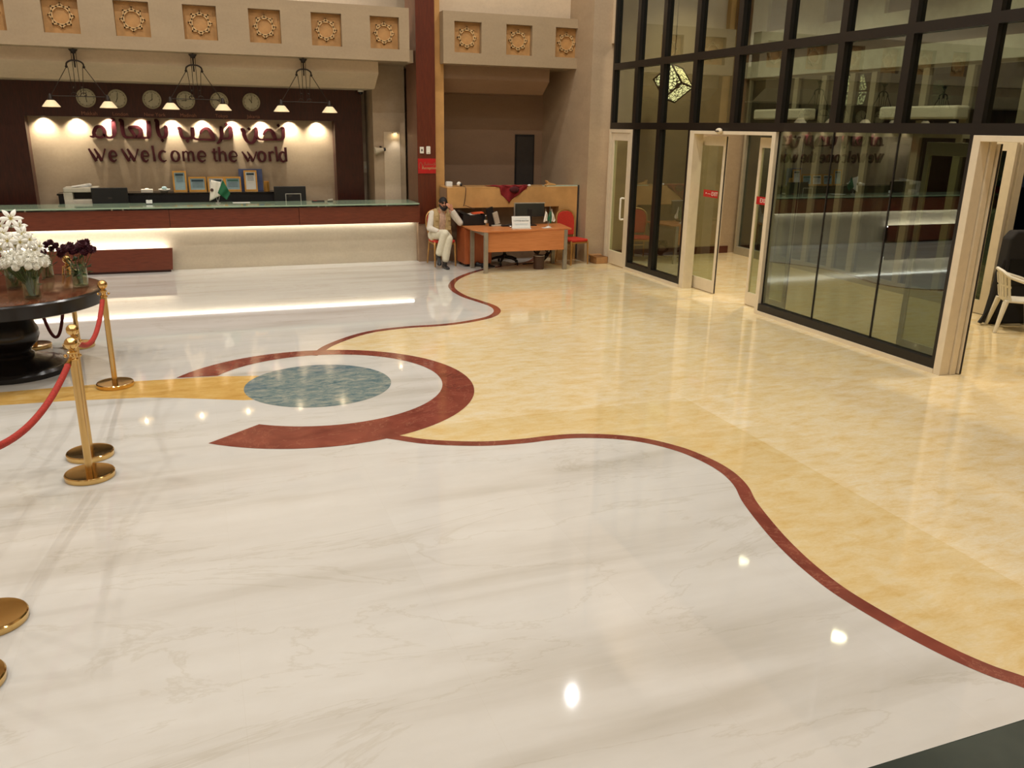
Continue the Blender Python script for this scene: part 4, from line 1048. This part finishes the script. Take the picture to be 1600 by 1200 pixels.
# waste bin, cables, shoes, cardboard box
t = thing('waste_bin', 'brown rectangular waste bin with white liner under the desk', 'bin', (5.85, 14.18, 0))
q = MB().lathe([(.095, 0), (.105, .25), (.098, .25), (.09, .01), (0, .01)], n=28)
q.build('bucket', 'bin', t, smooth=True)
MB().lathe([(.099, .235), (.108, .252), (.11, .245)], n=28, caps=False).build('liner', 'white', t, smooth=True)
t = thing('cable_coil', 'tangle of dark cables hanging under the right end of the desk', 'cables', (6.15, 14.75, 0))
q = MB()
for k in range(5):
    q.tube([(.16*math.cos(a/3)*(1-.1*k), .05*math.sin(a*.9+k), .25+.11*math.sin(a/3)-.02*k) for a in range(0, 20)], .011, 6)
q.tube(spline([(.0, 0, .30), (.2, .02, .45), (.28, .05, .60), (.29, .08, .72)], 5), .01, 6)
q.tube(spline([(.1, 0, .2), (-.1, .02, .02), (-.25, .0, .012), (-.42, -.06, .012)], 5), .01, 6)
q.build('coil', 'charcoal', t, smooth=True)
def shoe_mesh(L=.27, h=.07):
    q = MB()
    prof = [(-.5, .030, .085), (-.40, .038, .10), (-.2, .036, .085), (.05, .042, .062), (.3, .046, .05), (.45, .036, .038), (.5, .012, .028)]
    n = 12; vs = []; fs = []
    for (u, w, hh) in prof:
        for k in range(n):
            a = 2*PI*k/n
            z = hh*.5+hh*.5*math.sin(a)
            vs.append((w*math.cos(a)*(1.05 if z < hh*.4 else .85), -u*L, max(.0, z)))
    for j in range(len(prof)-1):
        for k in range(n):
            k2 = (k+1) % n
            fs.append((j*n+k, j*n+k2, (j+1)*n+k2, (j+1)*n+k))
    fs.append(tuple(range(n-1, -1, -1))); fs.append(tuple((len(prof)-1)*n+k for k in range(n)))
    return q.add(vs, fs)
for i, (x, y, rz) in enumerate(((4.90, 14.62, 70), (4.97, 14.50, 95))):
    t = thing('loose_shoe', 'dark loose shoe on the floor by the left desk legs, '+('farther one', 'nearer one')[i], 'shoe', (x, y, 0), R(rz), 'pair of loose shoes under the desk')
    shoe_mesh().build('upper', 'black', t, smooth=True)
    MB().box((-.04, -.12, 0), (.04, .13, .012)).build('sole', 'silver', t)
def carton(name, label, loc, rz, w, d, h):
    t = thing(name, label, 'box', loc, rz)
    q = MB().box((-w/2, -d/2, 0), (w/2, -d/2+.006, h)).box((-w/2, d/2-.006, 0), (w/2, d/2, h)).box((-w/2, -d/2, 0), (-w/2+.006, d/2, h)).box((w/2-.006, -d/2, 0), (w/2, d/2, h)).box((-w/2, -d/2, 0), (w/2, d/2, .006))
    q.build('carton', 'cardboard', t)
    B((-w/2, -.006, 0), (w/2, 0, .09)).build('flap', 'cardboard', t, loc=(0, d/2, h), rot=(R(-70), 0, 0))
    B((-.006, -d/2, 0), (0, d/2, .08)).build('flap', 'cardboard', t, loc=(-w/2, 0, h), rot=(0, R(-60), 0))
carton('cardboard_box', 'open brown cardboard box on the floor by the stone pier', (7.26, 14.53, 0), R(4), .26, .24, .13)
carton('cardboard_box', 'taller cardboard box behind the open one, by the red chair', (7.10, 14.84-.12, 0), R(10), .17, .14, .22) if False else None
# ================================================================== banquet chairs
def banquet_chair(label, loc, rz):
    t = thing('banquet_chair', label, 'chair', loc, rz, 'red and gold banquet chairs')
    # local: seat faces -y
    B((-.20, -.21, .43), (.20, .20, .485)).build('seat', 'chair_red', t, bevel=.025, seg=3)
    pts = [(-.17, .02), (.17, .02), (.20, .22), (.195, .36), (.15, .44), (.06, .475), (-.06, .475), (-.15, .44), (-.195, .36), (-.20, .22)]
    o = MB().prism(pts, -.02, .02, 'xz').build('backrest', 'chair_red', t, loc=(0, .235, .50), rot=(R(-9), 0, 0), bevel=.012)
    pp = [(-.165, 0, -.06), (-.185, 0, .1), (-.212, 0, .24), (-.205, 0, .37), (-.155, 0, .455), (-.06, 0, .497), (.06, 0, .497), (.155, 0, .455), (.205, 0, .37), (.212, 0, .24), (.185, 0, .1), (.165, 0, -.06)]
    MB().tube(spline(pp, 4), .016, 8).build('back_frame', 'gold_leg', t, loc=(0, .235, .50), rot=(R(-9), 0, 0), smooth=True)
    for s in (-1, 1):
        MB().tube([(s*.185, -.185, .45), (s*.195, -.20, .40), (s*.20, -.215, 0)], [.02, .019, .013], 8).build('leg', 'gold_leg', t, smooth=True)
        MB().tube([(s*.165, .225, .47), (s*.175, .24, .35), (s*.19, .31, 0)], [.018, .018, .013], 8).build('leg', 'gold_leg', t, smooth=True)
    MB().box((-.19, -.19, .40), (.19, -.165, .43)).box((-.19, -.19, .40), (-.165, .22, .43)).box((.165, -.19, .40), (.19, .22, .43)).build('seat_frame', 'gold_leg', t)
    MB().tube([(-.185, .255, .27), (.185, .255, .27)], .01, 6).build('stretcher', 'gold_leg', t)
    return t
banquet_chair('red banquet chair with gold frame on which the man sits', (4.24, 15.07, 0), R(2))
banquet_chair('empty red banquet chair with gold frame right of the office desk', (6.74, 14.62, 0), R(12))
# ================================================================== round table and flowers
TB = thing('round_table', 'large dark round pedestal table with wooden top at the left', 'table', (-1.92, 9.52, 0))
MB().lathe([(0, .80), (.912, .80), (.912, .848), (.905, .851), (0, .851)], n=72).build('table_top', 'table_wood', TB, smooth=True)
MB().lathe([(.90, .70), (.94, .715), (.945, .80), (.945, .835), (.93, .850), (.912, .8505)], n=72, caps=False).lathe([(0, .70), (.90, .70)], n=72, caps=False).build('apron', 'table_dark', TB, smooth=True)
MB().lathe([(.0, .16), (.20, .16), (.205, .19), (.175, .215), (.19, .25), (.25, .31), (.275, .38), (.27, .44), (.235, .52), (.205, .58), (.20, .62), (.22, .65), (.225, .70)], n=48, caps=False).build('pedestal', 'table_dark', TB, smooth=True)
MB().lathe([(.52, 0), (.525, .05), (.50, .08), (.44, .085), (.40, .11), (.30, .13), (.20, .165), (0, .165)], n=64).build('foot', 'table_dark', TB, smooth=True)
def bloom_mum(r, n_rings=5, mat='petal_white'):
    q = MB()
    for k in range(n_rings):
        el = R(-25+110*k/(n_rings-1)); m_ = max(5, int(13*math.cos(el))+3)
        for j in range(m_):
            a = 2*PI*(j+.5*(k % 2))/m_
            d = Vector((math.cos(a)*math.cos(el), math.sin(a)*math.cos(el), math.sin(el)))
            s_ = d.cross(Vector((0, 0, 1)));
            s_ = s_.normalized() if s_.length > 1e-3 else Vector((1, 0, 0))
            u = s_.cross(d)
            w = r*.22
            b = d*r*.35
            tip = d*r*random.uniform(.92, 1.06)+u*r*.10
            mid = d*r*.72-u*r*.02
            q.add([b, mid+s_*w, tip+s_*w*.5, tip-s_*w*.5, mid-s_*w], [(0, 1, 2, 3, 4)])
    q.sphere((0, 0, 0), r*.66, 10, 8)
    return q
def bloom_lily(r):
    q = MB()
    for j in range(6):
        a = 2*PI*j/6
        for k in range(5):
            pass
        prev = None
        for k in range(6):
            s = k/5
            rad = r*(.12+.95*s); z = r*(.55*s-.55*s*s*1.1); w = r*.185*math.sin(PI*min(1, .12+.88*s))+.002
            c = Vector((math.cos(a)*rad, math.sin(a)*rad, z)); sd = Vector((-math.sin(a), math.cos(a), 0))*w
            cur = (c-sd, c+Vector((0, 0, r*.05)), c+sd)
            if prev:
                q.add([prev[0], prev[1], cur[1], cur[0]], [(0, 1, 2, 3)]); q.add([prev[1], prev[2], cur[2], cur[1]], [(0, 1, 2, 3)])
            prev = cur
    q.mat(1)
    for j in range(6):
        a = 2*PI*j/6+.3
        q.tube([(0, 0, 0), (math.cos(a)*r*.22, math.sin(a)*r*.22, r*.45)], r*.03, 5)
    q.lathe([(r*.13, -.25*r), (r*.16, .03*r), (0, .04*r)], n=8)
    return q
proto = {}
def bouquet(name, label, loc, blooms, kind, stem_to, leaves, lspread=.12):
    t = thing(name, label, 'flowers', loc, group=None)
    q = MB()
    for (x, y, z, r) in blooms:
        q.tube([(random.uniform(-.025, .025), random.uniform(-.025, .025), stem_to), (x*.3, y*.3, .16), (x, y, z)], .0035, 5)
    q.build('stems', 'stem', t)
    for (x, y, z, r) in blooms:
        kk = kind if isinstance(kind, str) else random.choice(kind)
        if kk not in proto:
            if kk == 'lily':
                o = bloom_lily(.085).build('flower_head', ['petal_lily', 'lily_eye'], t)
            else:
                o = bloom_mum(.05).build('flower_head', {'mum': 'petal_white', 'plum': 'petal_dark'}[kk], t)
            proto[kk] = o
        else:
            o = proto[kk].copy(); COL.objects.link(o); o.parent = t
        sc = r/(.085 if kk == 'lily' else .05)
        o.location = (x, y, z); o.scale = (sc, sc, sc)
        d = Vector((x*1.6, y-.30, .16)).normalized() if kk == 'lily' else Vector((x, y, .10+.4*abs(z-.3))).normalized()
        o.rotation_euler = d.to_track_quat('Z', 'Y').to_euler()
    q = MB()
    for k in range(leaves):
        a = random.uniform(0, 2*PI); rr = random.uniform(.02, lspread); z = random.uniform(.13, .28); L = random.uniform(.05, .09)
        c = Vector((math.cos(a)*rr, math.sin(a)*rr, z)); d = Vector((math.cos(a+random.uniform(-.8, .8)), math.sin(a+random.uniform(-.8, .8)), random.uniform(-.5, .6))).normalized()
        s_ = d.cross(Vector((0, 0, 1))).normalized()
        q.add([c, c+d*L*.5+s_*L*.28, c+d*L, c+d*L*.5-s_*L*.28], [(0, 1, 2, 3)])
    o = q.build('leaves', 'leaf', t)
    return t
def vase(label, loc, r, h):
    t = thing('glass_vase', label, 'vase', loc, group='glass vases on the round table')
    MB().lathe([(r*.92, 0), (r, .004), (r*.96, h), (r*.90, h), (r*.90, .02), (0, .02)], n=28).build('glass', 'clear', t, smooth=True)
    MB().lathe([(r*.86, .021), (r*.86, h*.7)], n=24).build('water', 'clear', t, smooth=True)
    return t
TZ = .85
def dome(cx, cy, z0, rad, n, r, squash=.75):
    out = []
    for k in range(n):
        f = (k+.5)/n
        el = math.asin(1-1.05*f) if 1-1.05*f > -1 else -1.3
        a = k*2.39996
        out.append((cx+rad*math.cos(el)*math.cos(a), cy+rad*math.cos(el)*math.sin(a), z0+rad*squash*math.sin(el), r*random.uniform(.85, 1.12)))
    return out
VA = (-1.56, 8.98, TZ); VB = (-1.80, 9.55, TZ); VC = (-1.58, 10.10, TZ); VD = (-1.20, 9.52, TZ)
vase('tall clear vase at the front of the round table holding white chrysanthemums', VA, .075, .27)
vase('clear vase in the middle of the round table holding white lilies', VB, .08, .25)
vase('clear vase at the back of the round table behind the white flowers', VC, .062, .22)
vase('clear vase at the right rim of the round table holding plum flowers', VD, .076, .25)
bouquet('chrysanthemum_bouquet', 'dense bunch of white chrysanthemums in the front vase', VA, [(x, y, z-.01+random.uniform(-.018, .018), r) for x, y, z, r in dome(-.03, 0, .345, .185, 56, .042, .50)], 'mum', .03, 26)
bouquet('lily_bouquet', 'tall bunch of white lilies behind the chrysanthemums', VB, [(-.16, -.02, .50, .10), (-.09, -.10, .50, .09), (.02, -.13, .50, .09), (.12, -.10, .48, .09), (-.22, .04, .54, .09), (.10, .08, .62, .09), (-.05, .02, .63, .085), (.20, -.07, .50, .08), (-.28, -.02, .42, .09), (-.14, -.14, .40, .08), (.26, .02, .42, .075), (-.02, -.06, .56, .095), (.05, .02, .70, .11), (.14, -.04, .55, .10), (-.12, .08, .62, .09), (.18, .05, .46, .09), (-.22, -.06, .38, .09), (.08, -.10, .44, .085), (-.05, -.12, .42, .085), (.22, -.02, .38, .07)], 'lily', .03, 30, .16)
bouquet('plum_bouquet', 'dark plum chrysanthemums in the vase at the right rim of the table', VD, [(x, y, z+.05, r*1.05) for x, y, z, r in [(-.13, 0, .31, .05), (-.09, -.05, .35, .052), (-.05, .04, .36, .05), (-.02, -.06, .33, .05), (.03, 0, .36, .05), (.06, -.05, .38, .058), (.09, .03, .385, .055), (.12, -.04, .34, .052), (.15, .02, .32, .045), (.08, -.08, .32, .045), (.0, .08, .33, .045), (-.15, .05, .28, .04)]], 'plum', .03, 70, .11)
bouquet('small_plum_bouquet', 'sparse dark flowers in the back vase, between white and plum bunches', VC, [(.02, 0, .36, .045), (.07, -.02, .39, .04), (.11, .02, .35, .045), (.06, .05, .31, .04), (.14, -.02, .31, .035), (.0, -.04, .30, .035)], 'plum', .03, 16, .08)
# ================================================================== rope barrier
def stanchion(loc, label):
    t = thing('rope_stanchion', label, 'stanchion', loc, group='brass rope stanchions')
    MB().lathe([(.168, 0), (.171, .006), (.171, .036), (.165, .043), (.15, .041), (.03, .043), (0, .043)], n=48).build('base', 'brass', t, smooth=True)
    MB().lathe([(.026, .036), (.026, .90)], n=20).build('pole', 'brass_soft', t, smooth=True)
    cl = MB().lathe([(.026, .885), (.036, .89), (.036, .90), (.024, .908), (.024, .935), (.034, .94), (.034, .95), (.02, .958), (.018, .975)], n=24).build('collar', 'brass', t, smooth=True)
    for a in (0, 90, 180, 270):
        c = (math.cos(R(a))*.045, math.sin(R(a))*.045, .922)
        MB().sphere(c, .013, 10, 8).build('ring_hook', 'brass', cl, smooth=True)
    MB().sphere((0, 0, 1.008), .045, 24, 16).build('ball', 'brass', t, smooth=True)
    return t
ST = [((-.91, 6.32), 'brass stanchion nearest of the two standing close together, with a red rope to the left'),
      ((-.95, 6.76), 'brass stanchion directly behind the nearest one'),
      ((-.91, 8.66), 'brass stanchion standing alone at the right rim of the round table'),
      ((-1.42, 10.42), 'brass stanchion behind the round table, right end of the maroon rope'),
      ((-1.88, 10.52), 'brass stanchion hidden behind the table pedestal, left end of the maroon rope'),
      ((-2.24, 10.60), 'brass stanchion at the left edge of the photo, behind the round table'),
      ((-1.19, 4.44), 'brass stanchion whose round base is cut by the left edge, upper of two'),
      ((-1.20, 3.90), 'brass stanchion whose round base is cut by the left edge, lower of two')]
for (x, y), l in ST:
    stanchion((x, y, 0), l)
def rope(a, b, sag, mat, label, r=.021, za=.915):
    A = Vector((a[0], a[1], za)); Bv = Vector((b[0], b[1], za))
    d = (Bv-A); d.z = 0; d.normalize()
    A += d*.05; Bv -= d*.05
    mid = (A+Bv)/2
    t = thing('velvet_rope', label, 'rope', (mid.x, mid.y, za-sag))
    L = Vector((mid.x, mid.y, za-sag))
    pts = []
    for k in range(25):
        s = k/24
        p = A.lerp(Bv, s); p.z = za-4*sag*s*(1-s)
        pts.append(p-L)
    MB().tube([tuple(p) for p in pts[1:-1]], r, 12).build('rope', mat, t, smooth=True)
    for e, f in ((pts[0], pts[1]), (pts[-1], pts[-2])):
        MB().tube([tuple(e), tuple(e.lerp(f, 1.15))], [r*.5, r*1.12], 10).build('hook', 'brass', t, smooth=True)
rope(ST[0][0], ST[6][0], .16, 'rope_red', 'bright red velvet rope from the nearest stanchion to the left edge')
rope(ST[2][0], ST[1][0], .20, 'rope_red', 'red velvet rope sagging between the lone stanchion and the close pair')
rope(ST[3][0], ST[4][0], .80, 'rope_dark', 'maroon velvet rope hanging in a deep loop behind the table', .018)
# ================================================================== vestibule things
t = thing('plastic_chair', 'white plastic armchair with slotted back behind the right glass door', 'chair', (10.12, 7.82, 0), R(52))
# local: faces -y
o = MB().lathe([(0, 0)], n=3)
q = MB()
seat = []
q.prism([(-.21, -.22), (.21, -.22), (.19, .18), (-.19, .18)], .40, .43, 'xy')
q.build('seat', 'white', t, bevel=.01)
q = MB()
def back_pt(u, v):       # u across -1..1, v up 0..1
    a = u*.95
    rad = .25+.03*v
    return Vector((rad*math.sin(a), -.02+rad*math.cos(a)*.92+.05*v, .43+.34*v+.04*math.cos(u*1.5)*v))
nb = 9
for k in range(nb):
    u0 = -1+2*(k+.16)/nb; u1 = -1+2*(k+.84)/nb
    for (va, vb) in ((.10, .46), (.54, .90)):
        q.add([back_pt(u0, va), back_pt(u1, va), back_pt(u1, vb), back_pt(u0, vb)], [(0, 1, 2, 3)])
NB = 18
for (va, vb) in ((0, .10), (.46, .54), (.90, 1.0)):
    for k in range(NB):
        u0 = -1+2*k/NB; u1 = -1+2*(k+1)/NB
        q.add([back_pt(u0, va), back_pt(u1, va), back_pt(u1, vb), back_pt(u0, vb)], [(0, 1, 2, 3)])
o = q.build('backrest', 'white', t); md = o.modifiers.new('th', 'SOLIDIFY'); md.thickness = .012
pp = [(-.27, -.24, .40), (-.28, -.22, .60), (-.275, -.10, .655), tuple(back_pt(-1, .9)), tuple(back_pt(-.6, 1.0)), tuple(back_pt(0, 1.02)), tuple(back_pt(.6, 1.0)), tuple(back_pt(1, .9)), (.275, -.10, .655), (.28, -.22, .60), (.27, -.24, .40)]
MB().tube(spline(pp, 5), .022, 8).build('arm_rail', 'white', t, smooth=True)
for sx, sy, b in ((-1, -1, .05), (1, -1, .05), (-1, 1, .06), (1, 1, .06)):
    MB().tube([(sx*.20, sy*.17, .41), (sx*(.20+b), sy*(.19+b), 0)], [.038, .022], 8).build('leg', 'white', t, smooth=True)
t = thing('covered_case', 'tall black fabric covered case behind the white plastic chair', 'case', (10.44, 8.20, 0), R(-12))
q = MB().prism([(-.30, 0), (.36, 0), (.32, .6), (.30, 1.18), (.22, 1.28), (-.12, 1.28), (-.20, 1.18), (-.22, .6)], -.09, .09, 'xz')
q.build('cover', 'black_soft', t, bevel=.03, seg=3)
B((-.15, -.10, .55), (.15, -.088, .9)).build('pocket', 'black', t)
q = MB().tube(spline([(-.21, -.05, .88), (-.26, -.07, .7), (-.28, -.08, .45), (-.36, -.09, .2), (-.46, -.10, .03)], 5), .022, 6)
q.tube(spline([(-.21, -.05, .85), (-.27, -.06, .6), (-.30, -.07, .35), (-.36, -.08, .12), (-.42, -.08, .02)], 5), .016, 6)
q.build('strap', 'black', t, smooth=True)
# ================================================================== stone ledge in front of the camera
t = thing('parapet_ledge', 'dark polished stone ledge crossing the lower right corner', 'ledge', (1.6, .6, 0))
B((-1.45, -.25, 1.565), (2.6, .155, 1.60)).build('slab', 'ledge', t, bevel=.004)
B((-1.45, .155, 1.568), (2.6, .161, 1.590)).build('edge_strip', 'ledge_edge', t)
B((-1.40, -.18, 0), (2.6, .08, 1.565)).build('parapet', 'wall', t)
# ================================================================== seated man
def capsule(q, a, b, ra, rb, n=14):
    A = Vector(a); Bv = Vector(b)
    d = (Bv-A); L = d.length; d.normalize()
    u = d.orthogonal().normalized(); w = d.cross(u)
    rings = []
    for k in range(1, 5):
        an = PI/2*k/4
        rings.append((A-d*ra*math.cos(an), ra*math.sin(an)))
    for k in range(0, 4):
        an = PI/2*k/4
        rings.append((Bv+d*rb*math.sin(an), rb*math.cos(an)))
    vs = [tuple(A-d*ra)]
    for c, r in rings:
        for k in range(n):
            t_ = 2*PI*k/n
            vs.append(tuple(c+(u*math.cos(t_)+w*math.sin(t_))*r))
    vs.append(tuple(Bv+d*rb))
    fs = [(0, 1+(k+1) % n, 1+k) for k in range(n)]
    for j in range(len(rings)-1):
        for k in range(n):
            k2 = (k+1) % n
            fs.append((1+j*n+k, 1+j*n+k2, 1+(j+1)*n+k2, 1+(j+1)*n+k))
    e = len(vs)-1; o = 1+(len(rings)-1)*n
    fs += [(e, o+k, o+(k+1) % n) for k in range(n)]
    q.add(vs, fs)
def chain(q, pts, rs):
    for i in range(len(pts)-1):
        capsule(q, pts[i], pts[i+1], rs[i], rs[i+1])
def flesh(q, name, mat, parent, voxel, smooth_it=6):
    o = q.build(name, mat, parent, smooth=True, angle=180)
    md = o.modifiers.new('skin_over', 'REMESH'); md.mode = 'VOXEL'; md.voxel_size = voxel; md.use_smooth_shade = True
    ms = o.modifiers.new('soften', 'SMOOTH'); ms.factor = .5; ms.iterations = smooth_it
    return o
# local frame: origin on the floor under the seat, he faces -y; x to the photo's right
ORG = Vector((4.19, 15.05, 0))
def W(x, y, z): return (x-ORG.x, y-ORG.y, z)
hipR, hipL = W(4.10, 15.08, .56), W(4.29, 15.08, .56)
kneeR, kneeL = W(4.185, 14.66, .63), W(4.255, 14.66, .54)
ankR, ankL = W(4.075, 14.72, .215), W(4.185, 14.67, .11)
pelvis, chest, neckb = W(4.20, 15.09, .60), W(4.225, 15.06, .88), W(4.245, 15.01, 1.03)
shR, shL = W(4.055, 15.04, .955), W(4.415, 15.02, .965)
elR, elL = W(3.985, 14.98, .70), W(4.535, 14.85, .80)
wrR, wrL = W(4.11, 14.80, .66), W(4.375, 14.83, 1.045)
head = W(4.245, 14.965, 1.145)
q = MB()
# torso, neck, head, limbs of one body
chain(q, [pelvis, W(4.21, 15.08, .74), chest], [.125, .12, .13])
chain(q, [shR, W(4.235, 15.04, .965), shL], [.06, .085, .06])
chain(q, [neckb, W(4.245, 14.98, 1.10)], [.055, .052])
q.sphere(head, .078, 20, 14, (.92, 1.08, 1.22))
q.sphere((head[0], head[1]-.02, head[2]-.055), .058, 16, 10, (.95, 1.05, 1.0))                 # jaw
capsule(q, (head[0]-.004, head[1]-.083, head[2]+.012), (head[0]-.006, head[1]-.10, head[2]-.022), .011, .016)   # nose
for s in (-1, 1):
    capsule(q, (head[0]+s*.074, head[1]+.005, head[2]+.02), (head[0]+s*.072, head[1]+.0, head[2]-.025), .014, .010)  # ears
capsule(q, (head[0]-.022, head[1]-.082, head[2]-.05), (head[0]+.022, head[1]-.082, head[2]-.05), .008, .008)
chain(q, [shR, elR, wrR], [.052, .042, .028])
chain(q, [shL, elL, wrL], [.052, .042, .028])
chain(q, [hipR, kneeR, ankR], [.085, .058, .04])
chain(q, [hipL, kneeL, ankL], [.085, .058, .04])
def hand(q, wrist, palm_dir, up_dir, curl, thumb_side):
    w = Vector(wrist); d = Vector(palm_dir).normalized(); n_ = Vector(up_dir); n_ = (n_-d*n_.dot(d)).normalized()
    s = d.cross(n_)
    # palm as three side by side bones
    for k, off in enumerate((-.026, -.009, .009, .026)):
        base = w+s*off*.6; kn = w+d*.085+s*off
        capsule(q, base, kn, .016, .0125)
        L = (.058, .070, .074, .062)[k] if thumb_side > 0 else (.062, .074, .070, .058)[k]
        p = kn; dd = d.copy()
        for j, fr in enumerate((.45, .32, .23)):
            dd = (dd - n_*curl*(.5+.35*j)).normalized()
            p2 = p+dd*L*fr
            capsule(q, p, p2, .0098-.0012*j, .009-.0012*j, 10)
            p = p2
    tb = w+d*.025+s*.030*thumb_side
    t1 = tb+(d*.5+s*.75*thumb_side-n_*.25).normalized()*.04
    t2 = t1+(d*.9+s*.25*thumb_side-n_*.3).normalized()*.032
    capsule(q, w+d*.012, tb, .014, .013); capsule(q, tb, t1, .013, .011, 10); capsule(q, t1, t2, .011, .009, 10)
hand(q, wrR, (.55, -.75, -.25), (0, -.2, 1), .55, -1)
hand(q, wrL, (-.62, -.10, .72), (.35, -.85, .3), .42, 1)
man = flesh(q, 'person', 'skin', None, .006, 4)
man.location = ORG
tag(man, 'bearded man in khaki vest seated on red chair, hand raised to brow', 'person')
# hair, beard, glasses
q = MB()
q.sphere((head[0], head[1]+.012, head[2]+.028), .084, 20, 12, (.95, 1.08, 1.08))
o = flesh(q, 'hair', 'hair', man, .008, 2)
q = MB()
q.sphere((head[0], head[1]-.045, head[2]-.085), .05, 14, 10, (1.05, .9, .95))
for s in (-1, 1):
    capsule(q, (head[0]+s*.066, head[1]-.01, head[2]-.02), (head[0]+s*.045, head[1]-.055, head[2]-.075), .018, .026)
capsule(q, (head[0]-.026, head[1]-.088, head[2]-.04), (head[0]+.026, head[1]-.088, head[2]-.04), .010, .010)
flesh(q, 'beard', 'hair', man, .007, 2)
q = MB()
for s in (-1, 1):
    q.box((head[0]+s*.034-.026, head[1]-.096, head[2]+.0), (head[0]+s*.034+.026, head[1]-.090, head[2]+.032))
    q.tube([(head[0]+s*.06, head[1]-.09, head[2]+.022), (head[0]+s*.08, head[1]+.0, head[2]+.025)], .003, 6)
q.tube([(head[0]-.012, head[1]-.096, head[2]+.02), (head[0]+.012, head[1]-.096, head[2]+.02)], .003, 6)
q.build('glasses', 'sunglass', man)
def lerp(a, b, t): return tuple(Vector(a).lerp(Vector(b), t))
# shirt: striped front and white sleeves
q = MB()
chain(q, [pelvis, W(4.21, 15.07, .74), chest], [.138, .134, .142])
capsule(q, neckb, lerp(neckb, W(4.245, 14.985, 1.09), .35), .075, .064)
flesh(q, 'shirt_front', 'stripe', man, .009, 4)
q = MB()
chain(q, [shR, elR, lerp(elR, wrR, .88)], [.066, .056, .040])
flesh(q, 'sleeve', 'shirt', man, .008, 3)
q = MB()
chain(q, [shL, elL, lerp(elL, wrL, .85)], [.066, .058, .042])
flesh(q, 'sleeve', 'shirt', man, .008, 3)
# vest: two fronts left open over the shirt, and the back
q = MB()
for s in (-1, 1):
    cx = 4.225
    chain(q, [W(cx+s*.105, 15.00, .60), W(cx+s*.11, 14.995, .76), W(cx+s*.10, 14.985, .92), W(cx+s*.105, 15.03, 1.0)], [.070, .068, .066, .056])
    chain(q, [W(cx+s*.12, 15.08, .55), W(cx+s*.125, 15.09, .9)], [.08, .085])
    capsule(q, W(cx+s*.14, 15.0, .50), W(cx+s*.125, 15.0, .62), .05, .066)
chain(q, [W(4.22, 15.12, .60), W(4.23, 15.12, .95)], [.12, .12])
flesh(q, 'vest', 'vest', man, .009, 4)
q = MB()
for s in (-1, 1):
    q.box((4.225-ORG.x+s*.12-.035, 14.905-ORG.y, .66), (4.225-ORG.x+s*.12+.035, 14.93-ORG.y, .74))
    q.box((4.225-ORG.x+s*.115-.03, 14.90-ORG.y, .84), (4.225-ORG.x+s*.115+.03, 14.93-ORG.y, .90))
q.build('vest_pocket', 'vest', man, bevel=.008)
q = MB()
chain(q, [hipR, kneeR, lerp(kneeR, ankR, .84)], [.105, .08, .07])
chain(q, [hipL, kneeL, lerp(kneeL, ankL, .86)], [.105, .08, .07])
capsule(q, hipR, hipL, .12, .12)
flesh(q, 'trousers', 'trousers', man, .009, 4)
for an, rz, tilt in ((ankR, -14, 22), (ankL, 6, 0)):
    o = shoe_mesh(.26).build('shoe', 'shoe', man, smooth=True)
    o.location = (an[0], an[1]-.055, an[2]-.105 if tilt == 0 else an[2]-.10)
    o.rotation_euler = (R(tilt), 0, R(rz))
    if tilt == 0: o.location.z = .003
    q = MB(); capsule(q, (an[0], an[1], an[2]-.03), (an[0], an[1], an[2]+.05), .045, .048)
    q.build('sock', 'charcoal', man, smooth=True)
